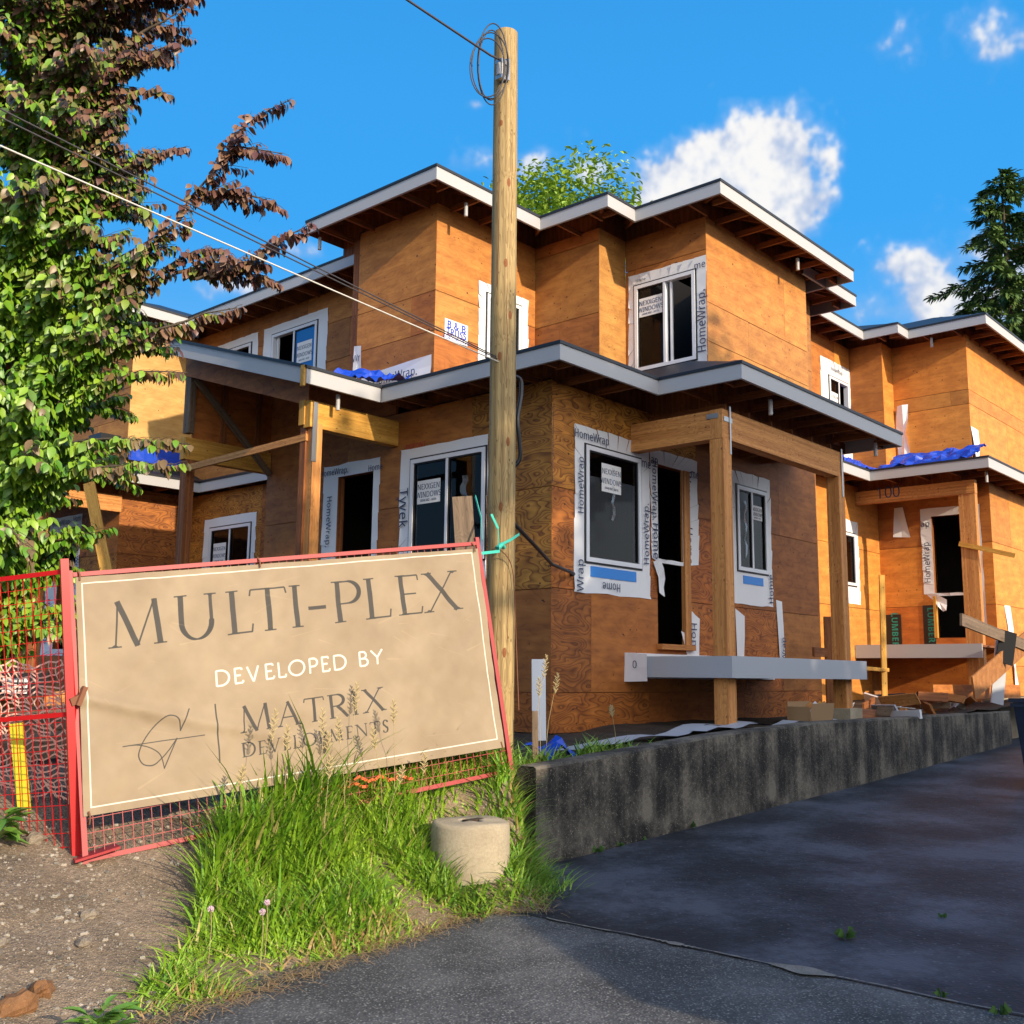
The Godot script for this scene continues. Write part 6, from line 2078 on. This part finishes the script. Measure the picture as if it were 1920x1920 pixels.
	var pl := [[Vector3(17.15, -0.19, -6.3), Vector3(21.6, -0.19, -6.3), 0.24, 0.04, "ply_b", "long orange board on edge below the sunlit porch"], [Vector3(17.75, 0.98, -6.0), Vector3(21.0, 0.62, -5.9), 0.2, 0.04, "lumber_grey", "grey board sloping down to the right edge above the chipboard strip"], [Vector3(18.0, -0.12, -5.95), Vector3(21.0, 0.72, -5.95), 0.38, 0.03, "osb", "chipboard strip leaning up to the right edge"], [Vector3(19.6, -0.4, -6.1), Vector3(19.95, 0.75, -6.05), 0.22, 0.04, "deck_band", "grey upright board behind the leaning chipboard"], [Vector3(19.55, 0.3, -5.92), Vector3(19.75, 0.86, -5.88), 0.3, 0.02, "felt", "black felt scrap hung over the sloping grey board"], [Vector3(17.45, -0.45, -7.2), Vector3(17.55, 1.75, -7.2), 0.09, 0.04, "lumber_yellow", "tall thin stud standing before the sunlit porch deck"], [Vector3(16.5, 0.18, -7.2), Vector3(17.6, 0.16, -7.18), 0.06, 0.04, "lumber_yellow", "short cross piece nailed to the tall thin stud"], [Vector3(15.5, -0.5, -7.2), Vector3(15.5, 0.95, -7.2), 0.2, 0.04, "lumber_brown", "wide brown upright board beside the far porch post"], [Vector3(15.0, 0.4, -7.25), Vector3(15.5, 0.4, -7.25), 0.14, 0.04, "lumber_brown", "short brown block nailed across the wide upright board"]]
	for q in pl:
		var st := mb()
		var side := UP if absf((q[1] - q[0]).normalized().y) < 0.7 else Vector3(0.7, 0, 0.7)
		board(st, q[0], q[1], q[2], q[3], side)
		tag(obj("board", st, M[q[4]]), q[5], "board", "loose boards by the sunlit porch")
	# the wheeled bin at the right edge
	var bin := thing("wheeled_bin", "dark blue wheeled bin at the end of the wall, right edge", "bin", Vector3(14.75, drive_y(14.7), -4.0))
	var bi := mb()
	var lo := 0.22
	var hi := 0.3
	var H := 0.98
	var pts: Array = []
	for s in [[-1, -1], [1, -1], [1, 1], [-1, 1]]:
		pts.append([Vector3(s[0] * lo, 0.04, s[1] * lo), Vector3(s[0] * hi, H, s[1] * hi)])
	for k in 4:
		quad(bi, pts[k][0], pts[k][1], pts[(k + 1) % 4][1], pts[(k + 1) % 4][0])
	quad(bi, pts[0][1], pts[3][1], pts[2][1], pts[1][1])
	obj("body", bi, M.bin_plastic, bin)
	var ld := mb()
	boxv(ld, Vector3(0, H + 0.03, 0), Vector3(0.34, 0, 0), Vector3(0, 0.025, 0), Vector3(0, 0, 0.34))
	boxv(ld, Vector3(0, H - 0.03, 0), Vector3(0.325, 0, 0), Vector3(0, 0.025, 0), Vector3(0, 0, 0.325))
	obj("lid", ld, M.bin_plastic, bin)
	for s in [-1, 1]:
		var wl := mb(true)
		tube(wl, [Vector3(0.24, 0.1, s * 0.2), Vector3(0.24, 0.1, s * 0.25)], 0.1, 0.1, 16)
		obj("wheel", wl, M.black_plastic, bin, true)

# Across the driveway, behind the camera: the house and trees whose shade falls on driveway and wall.
func neighbours() -> void:
	var h := thing("neighbour_house", "steep gabled house across the driveway, out of the frame, shading it", "house", Vector3(0.6, 0, 5.0))
	var st := mb()
	slab(st, Vector3(0, 0, 0), Vector3(1, 0, 0), UP, Vector3(0, 0, -1), PackedVector2Array([Vector2(3.4, -1.8), Vector2(13.0, -1.8), Vector2(13.0, 1.5), Vector2(8.3, 5.6), Vector2(3.4, 1.4)]), 0.2)
	slab(st, Vector3(3.5, 0, 0.2), Vector3(0, 0, 1), UP, Vector3(-1, 0, 0), rect(0, -1.8, 9, 1.4), 0.2)
	slab(st, Vector3(12.9, 0, 0.2), Vector3(0, 0, 1), UP, Vector3(1, 0, 0), rect(0, -1.8, 9, 1.4), 0.2)
	slab(st, Vector3(0, 0, 9.2), Vector3(1, 0, 0), UP, Vector3(0, 0, 1), PackedVector2Array([Vector2(3.4, -1.8), Vector2(13.0, -1.8), Vector2(13.0, 1.5), Vector2(8.3, 5.6), Vector2(3.4, 1.4)]), 0.2)
	obj("wall", st, M.siding, h)
	var rf := mb()
	board(rf, Vector3(5.55, 3.45, -0.4), Vector3(5.55, 3.45, 9.6), 7.1, 0.12, Vector3(0.75, 0.66, 0))
	board(rf, Vector3(10.95, 3.5, -0.4), Vector3(10.95, 3.5, 9.6), 7.1, 0.12, Vector3(-0.75, 0.66, 0))
	obj("roof", rf, M.shingle, h)
	var h2 := thing("neighbour_garage", "long low garage across the driveway, out of the frame", "garage", Vector3(0, 0, 5.6))
	var gs := mb()
	box(gs, Vector3(13.4, -1.8, 0), Vector3(36, 3.6, 6))
	obj("wall", gs, M.siding, h2)
	var gr := mb()
	box(gr, Vector3(13.2, 3.6, -0.4), Vector3(36.3, 3.8, 6.4))
	obj("roof", gr, M.shingle, h2)

# ------------------------------------------------------------------ sky
func sky_picture() -> ImageTexture:
	# column 0 looks along -z, columns run towards +x; rows run down from the zenith
	var w := 4096
	var h := 2048
	var im := Image.create(w, h, false, Image.FORMAT_RGBF)
	var sun_az := 188.5
	# clear air by height, a warm brightening low down towards the sun
	for y in h:
		var el := 90.0 - 180.0 * (y + 0.5) / h
		var c: Color
		if el > 0.0:
			var t := clampf(el / 90.0, 0, 1)
			c = Color(0.26, 0.43, 0.62).lerp(Color(0.032, 0.255, 0.6), smoothstep(0.0, 0.27, t))
			c = c.lerp(Color(0.01, 0.13, 0.39), smoothstep(0.2, 0.75, t))
		else:
			c = Color(0.12, 0.12, 0.11)
		im.fill_rect(Rect2i(0, y, w, 1), c)
	for y in range(int(h * 0.05), int(h * 0.5), 4):
		var el := 90.0 - 180.0 * (y + 0.5) / h
		for x in range(0, w, 8):
			var az := (x + 0.5) / w * 360.0
			var da := fposmod(az - sun_az + 180.0, 360.0) - 180.0
			var k := exp(-(da * da) / 5200.0 - (el - 19.0) * (el - 19.0) / 1500.0)
			if k > 0.1:
				im.fill_rect(Rect2i(x, y, 8, 4), im.get_pixel(x, y) + Color(1.0, 0.86, 0.66) * (k - 0.1) * 2.1)
	# cumulus: [azimuth, elevation, radius az, radius el, strength]
	var puffs := [
		[56.8, 25.4, 2.2, 2.0, 1.0], [59.2, 26.4, 2.4, 1.9, 1.1], [61.8, 26.9, 2.4, 2.1, 1.2], [63.8, 27.2, 1.6, 1.7, 1.0], [61.6, 24.4, 3.0, 2.4, 1.2], [64.3, 24.6, 1.5, 1.3, 0.9], [66.0, 26.2, 0.9, 1.2, 0.5], [65.9, 24.3, 0.9, 0.7, 0.55], [58.5, 23.6, 3.4, 2.4, 1.0], [63.6, 22.9, 1.6, 1.0, 0.6],
		[69.6, 20.9, 1.7, 1.0, 0.85], [70.4, 19.3, 1.5, 1.3, 0.85], [71.8, 17.9, 2.4, 1.2, 1.0], [74.5, 18.6, 2.4, 1.6, 0.8], [67.8, 18.8, 1.9, 1.1, 0.5], [73.4, 21.0, 2.5, 2.0, 0.5],
		[75.6, 30.4, 3.4, 1.3, 0.32], [71.0, 31.4, 4.0, 1.0, 0.24], [73.5, 29.9, 3.4, 0.8, 0.24], [68.0, 31.0, 2.6, 0.5, 0.18], [49.6, 26.9, 3.2, 1.2, 0.5], [52.8, 26.2, 1.4, 0.9, 0.6], [45.6, 26.9, 1.5, 0.8, 0.42], [46.1, 29.8, 0.7, 0.3, 0.42],
		[36.8, 22.0, 1.5, 0.6, 0.6], [33.0, 19.9, 4.0, 0.8, 0.45],
		[95, 20, 8, 3.5, 0.9], [112, 30, 9, 4, 0.8], [350, 18, 10, 3, 0.8], [320, 26, 9, 4, 0.9], [285, 20, 12, 4, 1.0], [140, 22, 12, 4, 0.9], [170, 38, 12, 5, 0.8], [240, 34, 12, 6, 0.9], [210, 12, 20, 4, 0.9], [120, 12, 18, 4, 0.9], [260, 55, 14, 5, 0.6], [60, 60, 12, 5, 0.3], [175, 10, 20, 4, 0.9]]
	var n1 := noise(3, 0.32, 5)
	var n2 := noise(8, 1.3, 4)
	var field := {}
	for p in puffs:
		var step := 1 if p[0] > 30 and p[0] < 78 else 6      # the part in view in full detail
		var x0 := int((p[0] - p[2] * 1.6) / 360.0 * w)
		var x1 := int((p[0] + p[2] * 1.6) / 360.0 * w)
		var y0 := int((90.0 - p[1] - p[3] * 1.7) / 180.0 * h)
		var y1 := int((90.0 - p[1] + p[3] * 1.7) / 180.0 * h)
		for y in range(y0 - y0 % step, y1 + 1, step):
			for x in range(x0 - x0 % step, x1 + 1, step):
				var ax: float = ((x + 0.5) / w * 360.0 - p[0]) / p[2]
				var ay: float = (90.0 - 180.0 * (y + 0.5) / h - p[1]) / p[3]
				var k := exp(-(ax * ax + ay * ay) * 1.3) * float(p[4])
				if k > 0.01:
					var key := (y * w + posmod(x, w)) * 8 + step
					var f: Vector2 = field.get(key, Vector2.ZERO)
					field[key] = Vector2(f.x + k, f.y + k * (0.5 + 0.5 * clampf(ay * 0.7 + ax * 0.3, -1, 1)))
	for key in field:
		var step: int = key % 8
		var x: int = (key / 8) % w
		var y: int = key / 8 / w
		var f: Vector2 = field[key]
		var az := (x + 0.5) / w * 360.0
		var el := 90.0 - 180.0 * (y + 0.5) / h
		var a := n1.get_noise_2d(az, el * 1.1)
		var b := n2.get_noise_2d(az, el)
		var d := smoothstep(0.32, 0.8, f.x + a * 0.5 + b * 0.17)
		d = maxf(d, smoothstep(0.12, 0.9, f.x + a * 0.35 + b * 0.1) * 0.5)
		if d <= 0.0:
			continue
		var lit := clampf(f.y / maxf(f.x, 1e-3) + a * 0.55 + b * 0.3, 0, 1)
		var c := Color(0.3, 0.37, 0.51).lerp(Color(0.615, 0.61, 0.605), smoothstep(0.2, 0.95, lit + (minf(f.x, 1.4) - 0.8) * 0.35))
		im.fill_rect(Rect2i(x, y, step, step), im.get_pixel(x, y).lerp(c, d))
	return ImageTexture.create_from_image(im)

# ------------------------------------------------------------------ the scene
func _ready() -> void:
	rng.seed = 20
	var cam := Camera3D.new()
	cam.name = "camera"
	cam.fov = 51.57
	cam.near = 0.05
	cam.far = 1500.0
	cam.basis = Basis.from_euler(Vector3(0.1532, -0.8443, 0.0107))
	add_child(cam)
	cam.current = true
	var env := Environment.new()
	env.background_mode = Environment.BG_SKY
	var sky := Sky.new()
	var sm := PanoramaSkyMaterial.new()
	sm.panorama = sky_picture()
	sky.sky_material = sm
	env.sky = sky
	env.tonemap_mode = Environment.TONE_MAPPER_LINEAR
	env.tonemap_exposure = 1.56
	env.sdfgi_enabled = true
	env.ssao_enabled = true
	env.ssil_enabled = true
	var we := WorldEnvironment.new()
	we.name = "environment"
	we.environment = env
	add_child(we)
	var sun := DirectionalLight3D.new()
	sun.name = "sun"
	sun.light_energy = 1.14
	sun.light_color = Color(1.0, 0.92, 0.8)
	sun.light_angular_distance = 0.5
	sun.shadow_enabled = true
	add_child(sun)
	sun.look_at_from_position(Vector3(-0.15, 0.35, 1.0) * 50.0, Vector3.ZERO, UP)
	make_materials()
	build_ground()
	retaining_wall()
	centre_house()
	left_house()
	right_house()
	neighbours()
	round_tree("broadleaf_tree", "light green leafy tree rising behind the middle roof", Vector3(27.6, -1.5, -22.6), 18.4, 4.6, 42000, 0.2, Color(0.18, 0.32, 0.03), Color(0.42, 0.56, 0.08), 5, 60)
	for q in [[-15.0, -3.0, 11.0, "nearest"], [-17.0, -14.0, 13.0, "middle"], [-14.0, -26.0, 12.0, "farthest"]]:
		round_tree("street_tree", "%s of the trees across the street behind the camera" % q[3], Vector3(q[0], -1.8, q[1]), q[2], 5.0, 5000, 0.6, Color(0.05, 0.11, 0.02), Color(0.1, 0.2, 0.03), int(q[2]) + 30, 30, 0.2)
	conifer("tall dark conifer standing behind the right house", Vector3(38.6, -1.5, -10.8), 19.8, 6.8, 9)
	conifer("second dark conifer at the right edge behind the right house", Vector3(41.5, -1.5, -8.6), 18.0, 6.4, 12)
	round_tree("shade_tree", "large tree across the driveway, out of the frame, dappling the middle house", Vector3(7.3, -1.7, 16.0), 13.5, 4.2, 9000, 0.42, Color(0.05, 0.11, 0.02), Color(0.1, 0.2, 0.03), 6, 34)
	round_tree("shade_tree", "second large tree across the driveway, out of the frame", Vector3(11.0, -1.7, 16.5), 14.2, 3.9, 9000, 0.42, Color(0.05, 0.11, 0.02), Color(0.1, 0.2, 0.03), 7, 34)
	big_tree()
	pole()
	fence()
	pipe_drum()
	scraps()
	grass()
